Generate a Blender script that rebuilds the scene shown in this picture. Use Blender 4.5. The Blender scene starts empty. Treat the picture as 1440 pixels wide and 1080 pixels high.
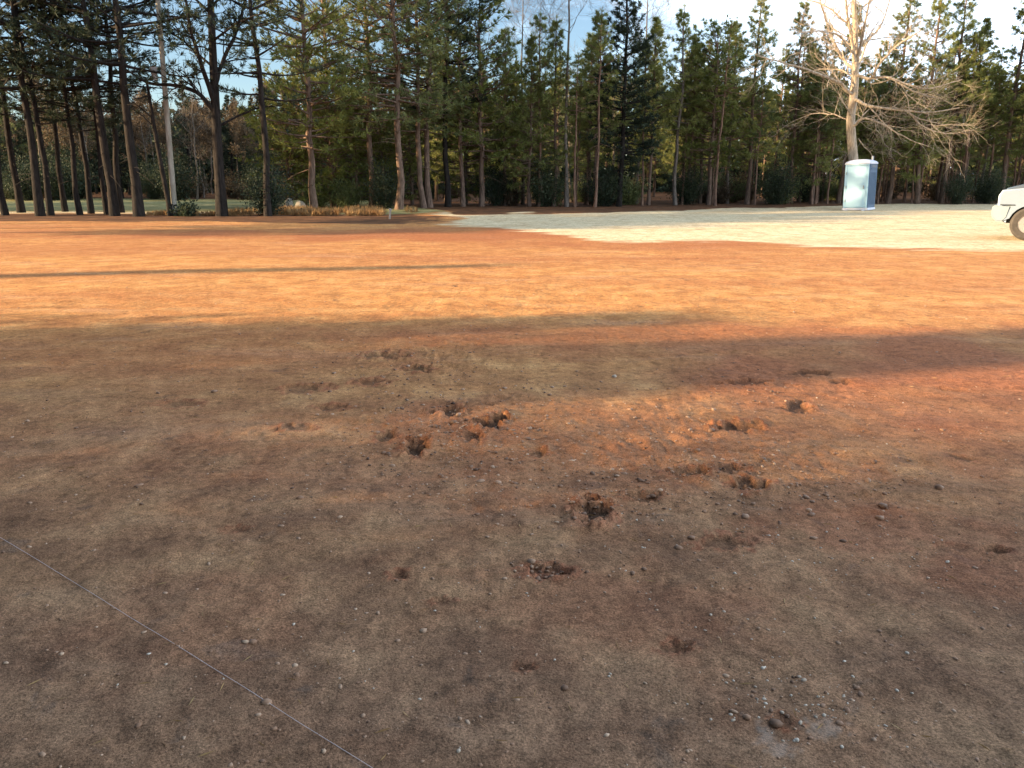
import bpy, bmesh, math, random
import numpy as np
from mathutils import Vector, Matrix
R = math.radians
rng = np.random.default_rng(7)
random.seed(7)
sc = bpy.context.scene
col = sc.collection

# ------------------------------------------------------------------ camera
PITCH = R(14.58); F = 1130.0; CZ = 1.6
cam = bpy.data.cameras.new('camera'); cam.sensor_width = 36; cam.lens = 36 * F / 1440
cam.clip_end = 1500; cam.clip_start = 0.05
co = bpy.data.objects.new('camera', cam); co.location = (0, 0, CZ)
co.rotation_euler = (R(90) - PITCH, 0, 0); col.objects.link(co); sc.camera = co

def ray(px, py):
    x = (px - 720) / F; y = (540 - py) / F
    return np.array([x, math.cos(PITCH) + y * math.sin(PITCH), -math.sin(PITCH) + y * math.cos(PITCH)])
def gp(px, py):
    d = ray(px, py); t = -CZ / d[2]
    return (d[0] * t, d[1] * t)
def at(px, py, Y):
    d = ray(px, py); t = Y / d[1]
    return np.array([d[0] * t, Y, CZ + d[2] * t])
def gx(px, Y):        # ground x of picture column px at depth Y
    py0 = 290
    for _ in range(12):
        y = (540 - py0) / F
        k = CZ / Y
        a = math.atan2(CZ, Y); py0 = 540 + F * math.tan(a - PITCH)
    return at(px, py0, Y)[0]

# ------------------------------------------------------------------ light
SUN_AZ = R(13.0); SUN_EL = R(13.5)
sd = Vector((-math.cos(SUN_AZ) * math.cos(SUN_EL), -math.sin(SUN_AZ) * math.cos(SUN_EL), math.sin(SUN_EL)))
sl = bpy.data.lights.new('sun', 'SUN'); sl.energy = 5.0; sl.angle = R(0.9); sl.color = (1.0, 0.76, 0.47)
so = bpy.data.objects.new('sun', sl); so.rotation_euler = sd.to_track_quat('Z', 'Y').to_euler(); so.location = (-30, -10, 30)
col.objects.link(so)
w = bpy.data.worlds.new('World'); sc.world = w; w.use_nodes = True
nt = w.node_tree; bg = nt.nodes['Background']
sky = nt.nodes.new('ShaderNodeTexSky'); sky.sky_type = 'NISHITA'; sky.sun_disc = False
sky.sun_elevation = SUN_EL; sky.sun_rotation = R(257); sky.air_density = 1.0; sky.dust_density = 0.0; sky.ozone_density = 3.0
tc = nt.nodes.new('ShaderNodeTexCoord')
mp = nt.nodes.new('ShaderNodeMapping'); mp.inputs['Scale'].default_value = (1.0, 1.0, 3.2)
nz = nt.nodes.new('ShaderNodeTexNoise'); nz.inputs['Scale'].default_value = 2.1; nz.inputs['Detail'].default_value = 7; nz.inputs['Roughness'].default_value = 0.55
sep = nt.nodes.new('ShaderNodeSeparateXYZ')
ma = nt.nodes.new('ShaderNodeMath'); ma.operation = 'MULTIPLY_ADD'; ma.inputs[1].default_value = 0.55; 
rp = nt.nodes.new('ShaderNodeValToRGB'); rp.color_ramp.elements[0].position = 0.53; rp.color_ramp.elements[1].position = 0.74
mx = nt.nodes.new('ShaderNodeMix'); mx.data_type = 'RGBA'; mx.inputs[7].default_value = (12.0, 14.6, 17.5, 1)
L = nt.links.new
L(tc.outputs['Generated'], mp.inputs[0]); L(mp.outputs[0], nz.inputs['Vector']); L(tc.outputs['Generated'], sep.inputs[0])
L(sep.outputs['X'], ma.inputs[0]); L(nz.outputs['Fac'], ma.inputs[2]); L(ma.outputs[0], rp.inputs[0])
fy = nt.nodes.new('ShaderNodeMath'); fy.operation = 'MULTIPLY'; fy.use_clamp = True; fy.inputs[1].default_value = .07
L(sep.outputs['Y'], fy.inputs[0]); fm_ = nt.nodes.new('ShaderNodeMath'); fm_.operation = 'MAXIMUM'
L(rp.outputs[0], fm_.inputs[0]); L(fy.outputs[0], fm_.inputs[1]); L(fm_.outputs[0], mx.inputs[0]); L(sky.outputs[0], mx.inputs[6]); L(mx.outputs[2], bg.inputs[0])
bg.inputs[1].default_value = 0.05
sc.view_settings.view_transform = 'Standard'; sc.view_settings.look = 'None'
sc.view_settings.exposure = 1.86; sc.view_settings.gamma = 1.0
sc.render.engine = 'CYCLES'
sc.cycles.max_bounces = 6; sc.cycles.transparent_max_bounces = 8

# ------------------------------------------------------------------ materials
def newmat(name):
    m = bpy.data.materials.new(name); m.use_nodes = True
    n = m.node_tree.nodes; b = n['Principled BSDF']
    return m, m.node_tree, n, b
def simple(name, c, rough=0.6, metal=0.0, spec=0.5, var=0.12, scale=6.0, coat=0.0):
    m, t, n, b = newmat(name)
    tcn = n.new('ShaderNodeTexCoord'); no = n.new('ShaderNodeTexNoise'); no.inputs['Scale'].default_value = scale; no.inputs['Detail'].default_value = 5
    cr = n.new('ShaderNodeValToRGB')
    cr.color_ramp.elements[0].position = .3; cr.color_ramp.elements[1].position = .7
    cr.color_ramp.elements[0].color = (*[x * (1 - var) for x in c], 1); cr.color_ramp.elements[1].color = (*[min(1, x * (1 + var)) for x in c], 1)
    t.links.new(tcn.outputs['Object'], no.inputs['Vector']); t.links.new(no.outputs['Fac'], cr.inputs[0]); t.links.new(cr.outputs[0], b.inputs['Base Color'])
    b.inputs['Roughness'].default_value = rough; b.inputs['Metallic'].default_value = metal
    b.inputs['Specular IOR Level'].default_value = spec; b.inputs['Coat Weight'].default_value = coat
    return m
def bark(name, c1, c2, scale=5.0):
    m, t, n, b = newmat(name)
    tcn = n.new('ShaderNodeTexCoord'); mpn = n.new('ShaderNodeMapping'); mpn.inputs['Scale'].default_value = (1, 1, 0.18)
    no = n.new('ShaderNodeTexNoise'); no.inputs['Scale'].default_value = scale * 3; no.inputs['Detail'].default_value = 6; no.inputs['Roughness'].default_value = .65
    cr = n.new('ShaderNodeValToRGB'); cr.color_ramp.elements[0].position = .35; cr.color_ramp.elements[1].position = .65
    cr.color_ramp.elements[0].color = (*c1, 1); cr.color_ramp.elements[1].color = (*c2, 1)
    bu = n.new('ShaderNodeBump'); bu.inputs['Strength'].default_value = .9; bu.inputs['Distance'].default_value = .04
    l = t.links.new
    l(tcn.outputs['Object'], mpn.inputs[0]); l(mpn.outputs[0], no.inputs['Vector']); l(no.outputs['Fac'], cr.inputs[0]); l(cr.outputs[0], b.inputs['Base Color'])
    l(no.outputs['Fac'], bu.inputs['Height']); l(bu.outputs[0], b.inputs['Normal'])
    b.inputs['Roughness'].default_value = .9; b.inputs['Specular IOR Level'].default_value = .15
    return m
def leafmat(name, cs, transl=0.25, scale=1.3):
    m, t, n, b = newmat(name)
    g = n.new('ShaderNodeNewGeometry'); no = n.new('ShaderNodeTexNoise'); no.inputs['Scale'].default_value = scale; no.inputs['Detail'].default_value = 3
    oi = n.new('ShaderNodeObjectInfo')
    a1 = n.new('ShaderNodeMath'); a1.operation = 'MULTIPLY_ADD'; a1.inputs[1].default_value = .35   # island random
    a2 = n.new('ShaderNodeMath'); a2.operation = 'MULTIPLY_ADD'; a2.inputs[1].default_value = .30
    a3 = n.new('ShaderNodeMath'); a3.operation = 'ADD'; a3.inputs[1].default_value = -.32
    cr = n.new('ShaderNodeValToRGB'); e = cr.color_ramp.elements
    while len(e) < len(cs): e.new(.5)
    for i, c in enumerate(cs): e[i].position = .15 + .7 * i / (len(cs) - 1); e[i].color = (*c, 1)
    l = t.links.new
    l(g.outputs['Position'], no.inputs['Vector']); l(g.outputs['Random Per Island'], a1.inputs[0]); l(no.outputs['Fac'], a1.inputs[2])
    l(oi.outputs['Random'], a2.inputs[0]); l(a1.outputs[0], a2.inputs[2]); l(a2.outputs[0], a3.inputs[0]); l(a3.outputs[0], cr.inputs[0])
    l(cr.outputs[0], b.inputs['Base Color']); b.inputs['Roughness'].default_value = .65; b.inputs['Specular IOR Level'].default_value = .25
    tr = n.new('ShaderNodeBsdfTranslucent'); l(cr.outputs[0], tr.inputs[0])
    ms = n.new('ShaderNodeMixShader'); ms.inputs[0].default_value = transl
    l(b.outputs[0], ms.inputs[1]); l(tr.outputs[0], ms.inputs[2]); l(ms.outputs[0], n['Material Output'].inputs[0])
    return m
M = {}
M['pine_bark'] = bark('pine_bark', (.07, .045, .032), (.24, .155, .11))
M['dark_bark'] = bark('dark_bark', (.010, .008, .007), (.036, .028, .023))  # near black: shade on the left trunks is put into the bark colour
M['pale_bark'] = bark('pale_bark', (.27, .20, .14), (.60, .49, .37), 4)
M['grey_bark'] = bark('grey_bark', (.085, .068, .055), (.24, .19, .15))
M['needle'] = leafmat('pine_needles', [(.065, .085, .032), (.15, .175, .065), (.28, .29, .105)], .42)
M['needle_olive'] = leafmat('olive_needles', [(.10, .12, .035), (.235, .25, .072), (.38, .37, .125)], .45)
M['needle_yellow'] = leafmat('yellow_green_needles', [(.08, .10, .025), (.17, .19, .045), (.28, .27, .07)], .4)
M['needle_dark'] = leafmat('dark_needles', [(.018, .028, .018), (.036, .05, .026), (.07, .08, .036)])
M['brown_leaf'] = leafmat('brown_dead_leaves', [(.06, .04, .022), (.12, .08, .045), (.20, .145, .08)], .3)
M['dry_grass'] = leafmat('dry_grass', [(.20, .10, .04), (.34, .20, .08), (.45, .32, .15)], .3)
M['red_bark'] = bark('red_brown_bark', (.09, .05, .035), (.30, .18, .12))
M['twig'] = simple('twig_bark', (.11, .085, .065), .9, spec=.2)
M['pole_wood'] = bark('pole_wood', (.24, .21, .16), (.42, .38, .31), 3)

# ------------------------------------------------------------------ noise in numpy
def _h(ix, iy, s):
    n = (ix.astype(np.int64) * 374761393 + iy.astype(np.int64) * 668265263 + s * 1442695041) & 0x7fffffff
    n = ((n ^ (n >> 13)) * 1274126177) & 0x7fffffff
    return ((n ^ (n >> 16)) & 0xffff) / 65535.0
def vn(x, y, s=0):
    ix = np.floor(x); iy = np.floor(y); fx = x - ix; fy = y - iy
    fx = fx * fx * (3 - 2 * fx); fy = fy * fy * (3 - 2 * fy)
    a = _h(ix, iy, s); b = _h(ix + 1, iy, s); c = _h(ix, iy + 1, s); d = _h(ix + 1, iy + 1, s)
    return (a * (1 - fx) + b * fx) * (1 - fy) + (c * (1 - fx) + d * fx) * fy - .5
def fbm(x, y, sc_, octs=4, s=0, g=.5):
    r = 0; a = 1
    for o in range(octs):
        c, sn = math.cos(.6 * o), math.sin(.6 * o)
        r = r + a * vn((x * c - y * sn) * sc_ + 17.3 * o, (x * sn + y * c) * sc_ - 9.1 * o, s + o); a *= g; sc_ *= 2.03
    return r

# ------------------------------------------------------------------ mesh helpers
def link(o, parent=None):
    col.objects.link(o)
    if parent is not None: o.parent = parent
    return o
def mesh_np(name, V, faces_flat, fsize, mat, smooth=False):
    V = np.asarray(V, dtype=np.float32); nf = len(faces_flat) // fsize
    me = bpy.data.meshes.new(name)
    me.vertices.add(len(V)); me.vertices.foreach_set('co', V.ravel())
    me.loops.add(nf * fsize); me.loops.foreach_set('vertex_index', np.asarray(faces_flat, dtype=np.int32))
    me.polygons.add(nf); me.polygons.foreach_set('loop_start', np.arange(0, nf * fsize, fsize, dtype=np.int32))
    if smooth: me.polygons.foreach_set('use_smooth', np.ones(nf, dtype=bool))
    me.update(calc_edges=True); me.validate()
    if mat: me.materials.append(mat)
    return me
class Tubes:
    def __init__(s): s.V = []; s.Fc = []; s.n = 0
    def add(s, pts, rad, sides=6, close=True):
        P = np.asarray(pts, float); k = len(P); T = np.gradient(P, axis=0)
        T /= np.linalg.norm(T, axis=1)[:, None] + 1e-9
        ref = np.array([0.31, 0.95, 0.05]) if abs(T[0][2]) > .5 else np.array([0, 0.05, 1.0])
        A = np.cross(T, ref); A /= np.linalg.norm(A, axis=1)[:, None] + 1e-9; B = np.cross(T, A)
        th = np.arange(sides) * 2 * math.pi / sides
        r = np.asarray(rad, float)[:, None, None]
        ring = P[:, None, :] + r * (np.cos(th)[None, :, None] * A[:, None, :] + np.sin(th)[None, :, None] * B[:, None, :])
        s.V.append(ring.reshape(-1, 3))
        i = np.arange(k - 1)[:, None] * sides; j = np.arange(sides)[None, :]; j2 = (j + 1) % sides
        q = np.stack([i + j, i + j2, i + sides + j2, i + sides + j], -1).reshape(-1, 4) + s.n
        s.Fc.append(q); s.n += k * sides
    def mesh(s, name, mat):
        return mesh_np(name, np.concatenate(s.V), np.concatenate(s.Fc).ravel(), 4, mat, True)
def unit(v): return v / (np.linalg.norm(v, axis=-1, keepdims=True) + 1e-9)
def blades(P, D, n, length, width, spread, g, droop=0.0):
    """n narrow needle/leaf triangles at every point of P heading roughly along D"""
    P = np.repeat(np.asarray(P, float), n, 0); D = np.repeat(unit(np.asarray(D, float)), n, 0)
    d = unit(D + g.normal(0, spread, P.shape) + np.array([0, 0, -droop]))
    wv = unit(np.cross(d, g.normal(0, 1, P.shape)))
    ln = (length * g.uniform(.65, 1.2, len(P)))[:, None]; wd = (width * g.uniform(.7, 1.3, len(P)))[:, None]
    mid = P + d * ln * .45
    V = np.stack([P, mid + wv * wd * .5, P + d * ln, mid - wv * wd * .5], 1).reshape(-1, 3)
    return V
def blade_mesh(name, Vs, mat):
    V = np.concatenate(Vs); return mesh_np(name, V, np.arange(len(V)), 4, mat)

def tag(o, label=None, cat=None, group=None, kind=None):
    if label: o['label'] = label
    if cat: o['category'] = cat
    if group: o['group'] = group
    if kind: o['kind'] = kind
    return o
def empty(name, loc=(0, 0, 0), rz=0.0):
    o = bpy.data.objects.new(name, None); o.location = loc; o.rotation_euler = (0, 0, rz); o.empty_display_size = .3
    return link(o)
def part(name, me, parent): return link(bpy.data.objects.new(name, me), parent)

# ------------------------------------------------------------------ ground
def axis_pts(start, step0, grow, end, a=None):
    out = [start]; s = step0
    while out[-1] < end: out.append(out[-1] + s); s *= grow
    return out
xp = axis_pts(0, .012, 1.0, 1.5); xp = xp + axis_pts(xp[-1] + .012, .012, 1.022, 500)
xs = np.array([-v for v in xp[::-1]] + xp[1:])
y1 = axis_pts(1.5, .0105, 1.0062, 14); y2 = axis_pts(y1[-1] + .09, .09, 1.016, 60); y3 = axis_pts(y2[-1] + 1, 1, 1.1, 600)
yb = axis_pts(.05, .05, 1.12, 400)
ys = np.array([1.5 - v for v in yb[::-1]] + y1 + y2 + y3)
X, Y = np.meshgrid(xs, ys)
near = np.clip((16 - Y) / 6, 0, 1) * np.clip((np.minimum(14 - np.abs(X), 1e9)) / 4, 0, 1)
Z = .05 * fbm(X, Y, .12, 3, 3) * np.clip((30 - np.hypot(X, Y)) / 10 + 1, .25, 1)
Z += near * (.020 * fbm(X, Y, 1.1, 3, 11) + .011 * fbm(X, Y, 6, 3, 23) + .006 * fbm(X, Y, 22, 2, 31))
# trampled zones, pits and footprints
pit_shade_track = np.zeros_like(Z); red = np.zeros_like(Z); pale = np.zeros_like(Z)
def blob(px, py, rx, ry, ang=0.0, rough=.35, seed=0):
    cx, cy = gp(px, py); c, s = math.cos(ang), math.sin(ang)
    dx, dy = X - cx, Y - cy; u = (dx * c + dy * s) / rx; v = (-dx * s + dy * c) / ry
    return np.sqrt(u * u + v * v) + rough * fbm(X, Y, 1.6 / min(rx, ry), 3, 50 + seed)
trample = np.zeros_like(Z)
for i, (px, py, rx, ry, k) in enumerate([(640, 600, .7, .9, 1), (900, 640, 1.3, .9, .9), (1080, 650, .8, .6, .8), (560, 500, .8, .8, .8),
        (1080, 540, .8, 1.1, .6), (300, 480, 1.6, 1.2, .5), (1120, 980, .28, .28, .45), (840, 720, .25, .25, .9), (250, 620, 1.2, .9, .5), (1300, 700, .8, .5, .5), (700, 800, .5, .2, .6)]):
    trample = np.maximum(trample, k * np.clip(1.35 - blob(px, py, rx, ry, 0, .9, i), 0, 1))
lump = fbm(X, Y, 14, 4, 71, .6)
ridge = 1 - np.abs(2 * fbm(X, Y, 9, 3, 77))
Z += near * trample * (.024 * lump + .007 * (ridge - .6))
red = np.maximum(red, .5 * trample * np.clip(.5 + 2 * fbm(X, Y, 5, 3, 88), 0, 1))
pits = [(582, 626, .075, .12, .065, .2), (690, 592, .075, .13, .06, -.3), (665, 612, .06, .08, .03, .5), (628, 577, .10, .09, .04, .6), (545, 612, .06, .08, .03, 0),
        (836, 713, .075, .13, .05, .1), (768, 798, .09, .05, .028, 0), (587, 517, .11, .10, .03, .3), (1040, 598, .12, .10, .035, .3), (1122, 572, .08, .14, .035, -.5),
        (1050, 537, .16, .08, .03, .15), (1136, 522, .13, .10, .035, 0), (1055, 680, .09, .08, .035, .3), (968, 660, .10, .06, .025, 0), (1025, 658, .08, .05, .025, 0),
        (540, 500, .20, .10, .03, 0), (1402, 771, .05, .03, .025, 0), (520, 535, .12, .09, .025, .3), (430, 545, .15, .1, .02, 0), (1020, 760, .09, .07, .02, 0),
        (470, 572, .10, .07, .022, .2), (1185, 535, .07, .06, .03, 0), (560, 805, .035, .04, .022, 0), (620, 840, .04, .02, .015, 0), (250, 567, .12, .08, .018, 0),
        (330, 740, .05, .03, .012, 0), (735, 935, .025, .018, .015, 0), (905, 695, .07, .04, .022, 0), (1335, 545, .10, .06, .02, 0), (1350, 640, .05, .05, .025, 0),
        (950, 905, .05, .03, .018, .4), (1105, 1010, .03, .03, .010, .2), (1340, 765, .06, .03, .015, 0), (760, 632, .06, .05, .025, .0), (415, 600, .12, .06, .018, 0)]
for i, (px, py, rx, ry, dp, an) in enumerate(pits):
    r = blob(px, py, rx * 1.1, ry * 1.1, an, 1.0, 100 + i)
    m = np.clip((1.05 - r) / .30, 0, 1); m = m * m * (3 - 2 * m)
    rim = np.exp(-((r - 1.25) / .22) ** 2) * (r < 3)
    Z += -dp * .80 * m + rim * dp * .20 * (1 + 2.5 * lump)
    pit_shade_track = np.maximum(pit_shade_track, m * min(1, dp / .045)); red = np.maximum(red, .8 * rim + .3 * m)  # shade of the hollows is put into the pit colour
for (px, py, rx, ry) in [(1078, 1022, .035, .05), (1162, 1018, .05, .035), (1095, 1045, .04, .03)]:
    pale = np.maximum(pale, np.clip(1.5 - blob(px, py, rx, ry, 0, 1.8, 7) * 1.2, 0, 1) * .16)
# wide reddish patches
for (px, py, rx, ry, k) in [(300, 860, .35, .3, .28), (900, 860, .5, .3, .35), (1260, 740, .6, .3, .5), (640, 330, 12, 2.6, .75), (1000, 340, 5, 2.0, .6), (1000, 470, 3.5, .9, .6), (1300, 520, 2.2, 1.6, .8),
        (200, 500, 2, 1, .35), (150, 350, 5, 1.5, .35), (770, 800, .12, .07, .9), (900, 600, 1.2, .7, .4), (640, 590, .6, .5, .5), (1390, 790, .4, .3, .5)]:
    red = np.maximum(red, k * np.clip(1.5 - blob(px, py, rx, ry, 0, 1.0, int(px)), 0, 1))
# region masks (soft, 0..1)
nb = fbm(X, Y, .35, 4, 41)
edge_x = np.array([-300, -40, -20, -8, -1.9, -.3, 2.5, 6.5, 11.3, 25, 60, 300.])
edge_y = np.array([29.5, 29.5, 29.2, 29.0, 27.2, 25.5, 21.6, 19.1, 17.9, 15.5, 12, 8.])
E = np.interp(X, edge_x, edge_y)
side = np.clip((X + 4.5 + nb * 2) / 3.0, 0, 1)                          # gravel lies right of here
gravel = np.clip((Y - E + nb * 1.6) / 3.2 + .5, 0, 1) * side
FX = np.array([-300, -30, -10, -2, 4, 12, 22, 60, 300.]); FY = np.array([60, 58, 55, 34.5, 36.5, 40.5, 46.5, 50, 55.])
FE = np.interp(X, FX, FY)
litter = np.clip((Y - FE + nb * 2.5) / 1.6 + .5, 0, 1)
shade_strip = np.clip((Y - E + nb * .8) / .8 + .5, 0, 1) * (1 - side) * np.clip((34.5 + nb * 2 - Y) / 1.2 + .5, 0, 1)  # shaded bank at the left field edge, put in as dark litter colour
litter = np.maximum(litter, shade_strip * .95)
drive = np.clip((Y - 34.3) / .8, 0, 1) * np.clip((37.6 - Y + nb) / .8, 0, 1) * np.clip((-6 - X) / 3, 0, 1)
lawn = np.clip((Y - 33.5 + nb) / 1.0, 0, 1) * (1 - side) * (1 - litter)
gravel = np.maximum(gravel * (1 - litter), drive * (1 - litter) * .8)
lawn = lawn * (1 - gravel)
for (pa, pb, wd_) in [((1160, 321), (1400, 323), .16), ((1130, 314), (1330, 312), .12), ((980, 322), (1140, 318), .1)]:
    (ax, ay), (bx, by) = gp(*pa), gp(*pb); tt = np.clip((X - ax) / (bx - ax), 0, 1)
    dd = np.abs(Y - (ay + (by - ay) * tt)) / wd_
    pit_shade_track = np.maximum(pit_shade_track, .8 * np.exp(-dd ** 2) * ((X > ax) & (X < bx)) * (fbm(X, Y * .3, 1.3, 2, 61) > .02))
V = np.stack([X, Y, Z], -1).reshape(-1, 3)
ny, nx = X.shape
idx = np.arange(ny * nx).reshape(ny, nx)
quads = np.stack([idx[:-1, :-1], idx[:-1, 1:], idx[1:, 1:], idx[1:, :-1]], -1).reshape(-1, 4)
def fc(a): return ((a[:-1, :-1] + a[:-1, 1:] + a[1:, 1:] + a[1:, :-1]) / 4).ravel()
cls = np.argmax(np.stack([np.full(len(quads), .5), fc(gravel), fc(lawn), fc(litter)]), 0)
gmask = np.stack([gravel, lawn, litter, np.ones_like(Z)], -1).reshape(-1, 4).astype(np.float32)
dmask = np.stack([pit_shade_track, red, pale, np.clip(trample, 0, 1)], -1).reshape(-1, 4).astype(np.float32)

def ground_material():
    m, t, n, b = newmat('clay_gravel_grass_and_litter'); l = t.links.new
    g = n.new('ShaderNodeNewGeometry')
    def noise(s, det=5, rough=.55, vec=None, dist=0):
        q = n.new('ShaderNodeTexNoise'); q.inputs['Scale'].default_value = s; q.inputs['Detail'].default_value = det; q.inputs['Roughness'].default_value = rough
        q.inputs['Distortion'].default_value = dist
        l(vec or g.outputs['Position'], q.inputs['Vector']); return q.outputs['Fac']
    def ramp(f, stops):
        q = n.new('ShaderNodeValToRGB'); e = q.color_ramp.elements
        while len(e) < len(stops): e.new(.5)
        for i, (p, c) in enumerate(stops): e[i].position = p; e[i].color = (*c, 1) if isinstance(c, tuple) else (c, c, c, 1)
        l(f, q.inputs[0]); return q.outputs[0]
    def mix(f, a, c, mode='MIX', fv=None):
        q = n.new('ShaderNodeMix'); q.data_type = 'RGBA'; q.blend_type = mode; q.clamp_factor = True
        if f is None: q.inputs[0].default_value = fv
        else: l(f, q.inputs[0])
        for v, k in ((a, 6), (c, 7)):
            if isinstance(v, tuple): q.inputs[k].default_value = (*v, 1)
            else: l(v, q.inputs[k])
        return q.outputs[2]
    def math_(op, a, c, d=None):
        q = n.new('ShaderNodeMath'); q.operation = op
        for v, k in ((a, 0), (c, 1), (d, 2)):
            if v is None: continue
            if isinstance(v, (int, float)): q.inputs[k].default_value = v
            else: l(v, q.inputs[k])
        return q.outputs[0]
    A = n.new('ShaderNodeAttribute'); A.attribute_name = 'zones'; sa = n.new('ShaderNodeSeparateColor'); l(A.outputs['Color'], sa.inputs[0])
    Bt = n.new('ShaderNodeAttribute'); Bt.attribute_name = 'marks'; sb = n.new('ShaderNodeSeparateColor'); l(Bt.outputs['Color'], sb.inputs[0])
    # stretched coordinates follow the grader's passes across the pad
    mpn = n.new('ShaderNodeMapping'); mpn.inputs['Scale'].default_value = (.22, 1, 1); mpn.inputs['Rotation'].default_value = (0, 0, R(-8)); l(g.outputs['Position'], mpn.inputs[0])
    big = noise(.35, 4, .55, mpn.outputs[0]); streak = noise(1.6, 5, .6, mpn.outputs[0], .4)
    mid = noise(2.3, 6, .6); fine = noise(24, 5, .65); grain = noise(120, 3, .7); grit = noise(340, 2, .7)
    base = ramp(mid, [(.30, (.390, .160, .052)), (.50, (.530, .235, .076)), (.70, (.630, .325, .120))])
    redc = ramp(fine, [(.3, (.22, .062, .028)), (.7, (.42, .135, .058))])
    rf = math_('MULTIPLY_ADD', big, 2.8, -1.25)
    rf2 = math_('MAXIMUM', rf, math_('MULTIPLY', sb.outputs[1], math_('MULTIPLY_ADD', mid, 1.6, .1)))
    c = mix(math_('MULTIPLY', rf2, .8), base, redc)
    # pale dusty sand drifts and dark damp scuffs
    c = mix(ramp(streak, [(.54, 0.), (.78, .35)]), c, (.56, .375, .235))
    sc_ = ramp(noise(3.7, 7, .68, None, .6), [(.30, .7), (.40, 0.)])
    c = mix(sc_, c, (.105, .058, .036))
    # grey-brown near soil, darkened to put foreground shade into the colour
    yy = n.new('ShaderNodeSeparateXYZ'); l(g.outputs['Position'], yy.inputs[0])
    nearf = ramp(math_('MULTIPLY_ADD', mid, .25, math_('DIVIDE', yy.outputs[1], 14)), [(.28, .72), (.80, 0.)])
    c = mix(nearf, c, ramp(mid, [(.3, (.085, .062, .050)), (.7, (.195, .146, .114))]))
    c = mix(math_('MULTIPLY', sb.outputs[1], .55), c, (.32, .095, .04))
    c = mix(None, c, ramp(grain, [(.3, .3), (.5, .95), (.72, 1.6)]), 'MULTIPLY', .85)
    c = mix(None, c, ramp(fine, [(.3, .55), (.5, 1.0), (.7, 1.3)]), 'MULTIPLY', .65)
    c = mix(None, c, ramp(grit, [(.3, .3), (.5, 1.0), (.7, 1.7)]), 'MULTIPLY', .6)
    c = mix(None, c, ramp(noise(9, 6, .75), [(.34, .45), (.46, .95), (.54, 1.05), (.68, 1.35)]), 'MULTIPLY', .6)
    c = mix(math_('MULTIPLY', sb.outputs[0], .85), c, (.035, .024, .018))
    c = mix(sb.outputs[2], c, (.50, .50, .47))
    # gravel
    gc = ramp(noise(3.0, 8, .75, None, .3), [(.3, (.42, .31, .18)), (.5, (.68, .53, .32)), (.7, (.82, .68, .45))])
    gc = mix(ramp(noise(1.6, 8, .75), [(.52, 0.), (.66, .75)]), gc, (.42, .25, .13))
    gc = mix(ramp(noise(.35, 6, .7), [(.50, 0.), (.66, .55)]), gc, (.50, .31, .15))
    gc = mix(None, gc, ramp(noise(11, 4, .8), [(.34, .30), (.47, 1.)]), 'MULTIPLY', .9)
    fg = math_('MULTIPLY_ADD', math_('SUBTRACT', noise(1.7, 6, .65, mpn.outputs[0]), .5), 1.5, sa.outputs[0])
    c = mix(ramp(fg, [(.40, 0.), (.62, 1.)]), c, gc)
    lc = ramp(noise(.9, 7, .7), [(.32, (.12, .12, .045)), (.5, (.24, .215, .09)), (.68, (.44, .36, .18))])
    lc = mix(None, lc, ramp(noise(8, 5, .8), [(.3, .5), (.7, 1.4)]), 'MULTIPLY', .8)
    fl = math_('MULTIPLY_ADD', math_('SUBTRACT', noise(1.1, 5, .6), .5), .9, sa.outputs[1])
    c = mix(ramp(fl, [(.40, 0.), (.60, 1.)]), c, lc)
    tcx = ramp(noise(1.3, 8, .75), [(.3, (.045, .022, .012)), (.5, (.12, .055, .026)), (.7, (.22, .10, .045))])
    fq = math_('MULTIPLY_ADD', math_('SUBTRACT', noise(1.5, 5, .6), .5), .9, sa.outputs[2])
    c = mix(ramp(fq, [(.40, 0.), (.60, 1.)]), c, tcx)
    c = mix(math_('MULTIPLY', math_('MULTIPLY', sb.outputs[0], sa.outputs[0]), .8), c, (.16, .11, .06))
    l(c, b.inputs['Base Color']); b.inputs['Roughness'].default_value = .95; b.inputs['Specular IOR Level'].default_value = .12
    b1 = n.new('ShaderNodeBump'); b1.inputs['Strength'].default_value = .8; b1.inputs['Distance'].default_value = .012; l(fine, b1.inputs['Height'])
    b2 = n.new('ShaderNodeBump'); b2.inputs['Strength'].default_value = .8; b2.inputs['Distance'].default_value = .004; l(grain, b2.inputs['Height']); l(b1.outputs[0], b2.inputs['Normal'])
    b3 = n.new('ShaderNodeBump'); b3.inputs['Strength'].default_value = .35; b3.inputs['Distance'].default_value = .022; l(noise(2.6, 8, .72), b3.inputs['Height']); l(b2.outputs[0], b3.inputs['Normal'])
    l(b3.outputs[0], b.inputs['Normal'])
    return m
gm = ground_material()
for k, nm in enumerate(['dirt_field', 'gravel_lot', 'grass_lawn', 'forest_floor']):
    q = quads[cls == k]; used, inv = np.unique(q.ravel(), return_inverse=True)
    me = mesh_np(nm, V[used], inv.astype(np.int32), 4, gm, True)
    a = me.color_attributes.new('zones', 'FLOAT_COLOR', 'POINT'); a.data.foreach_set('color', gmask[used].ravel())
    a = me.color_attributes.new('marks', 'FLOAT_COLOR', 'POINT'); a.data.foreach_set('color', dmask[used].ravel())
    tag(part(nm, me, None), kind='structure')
def zground(x, y):
    i = min(max(np.searchsorted(ys, y), 1), len(ys) - 1); j = min(max(np.searchsorted(xs, x), 1), len(xs) - 1)
    return float(Z[i, j] + Z[i - 1, j] + Z[i, j - 1] + Z[i - 1, j - 1]) / 4

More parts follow.
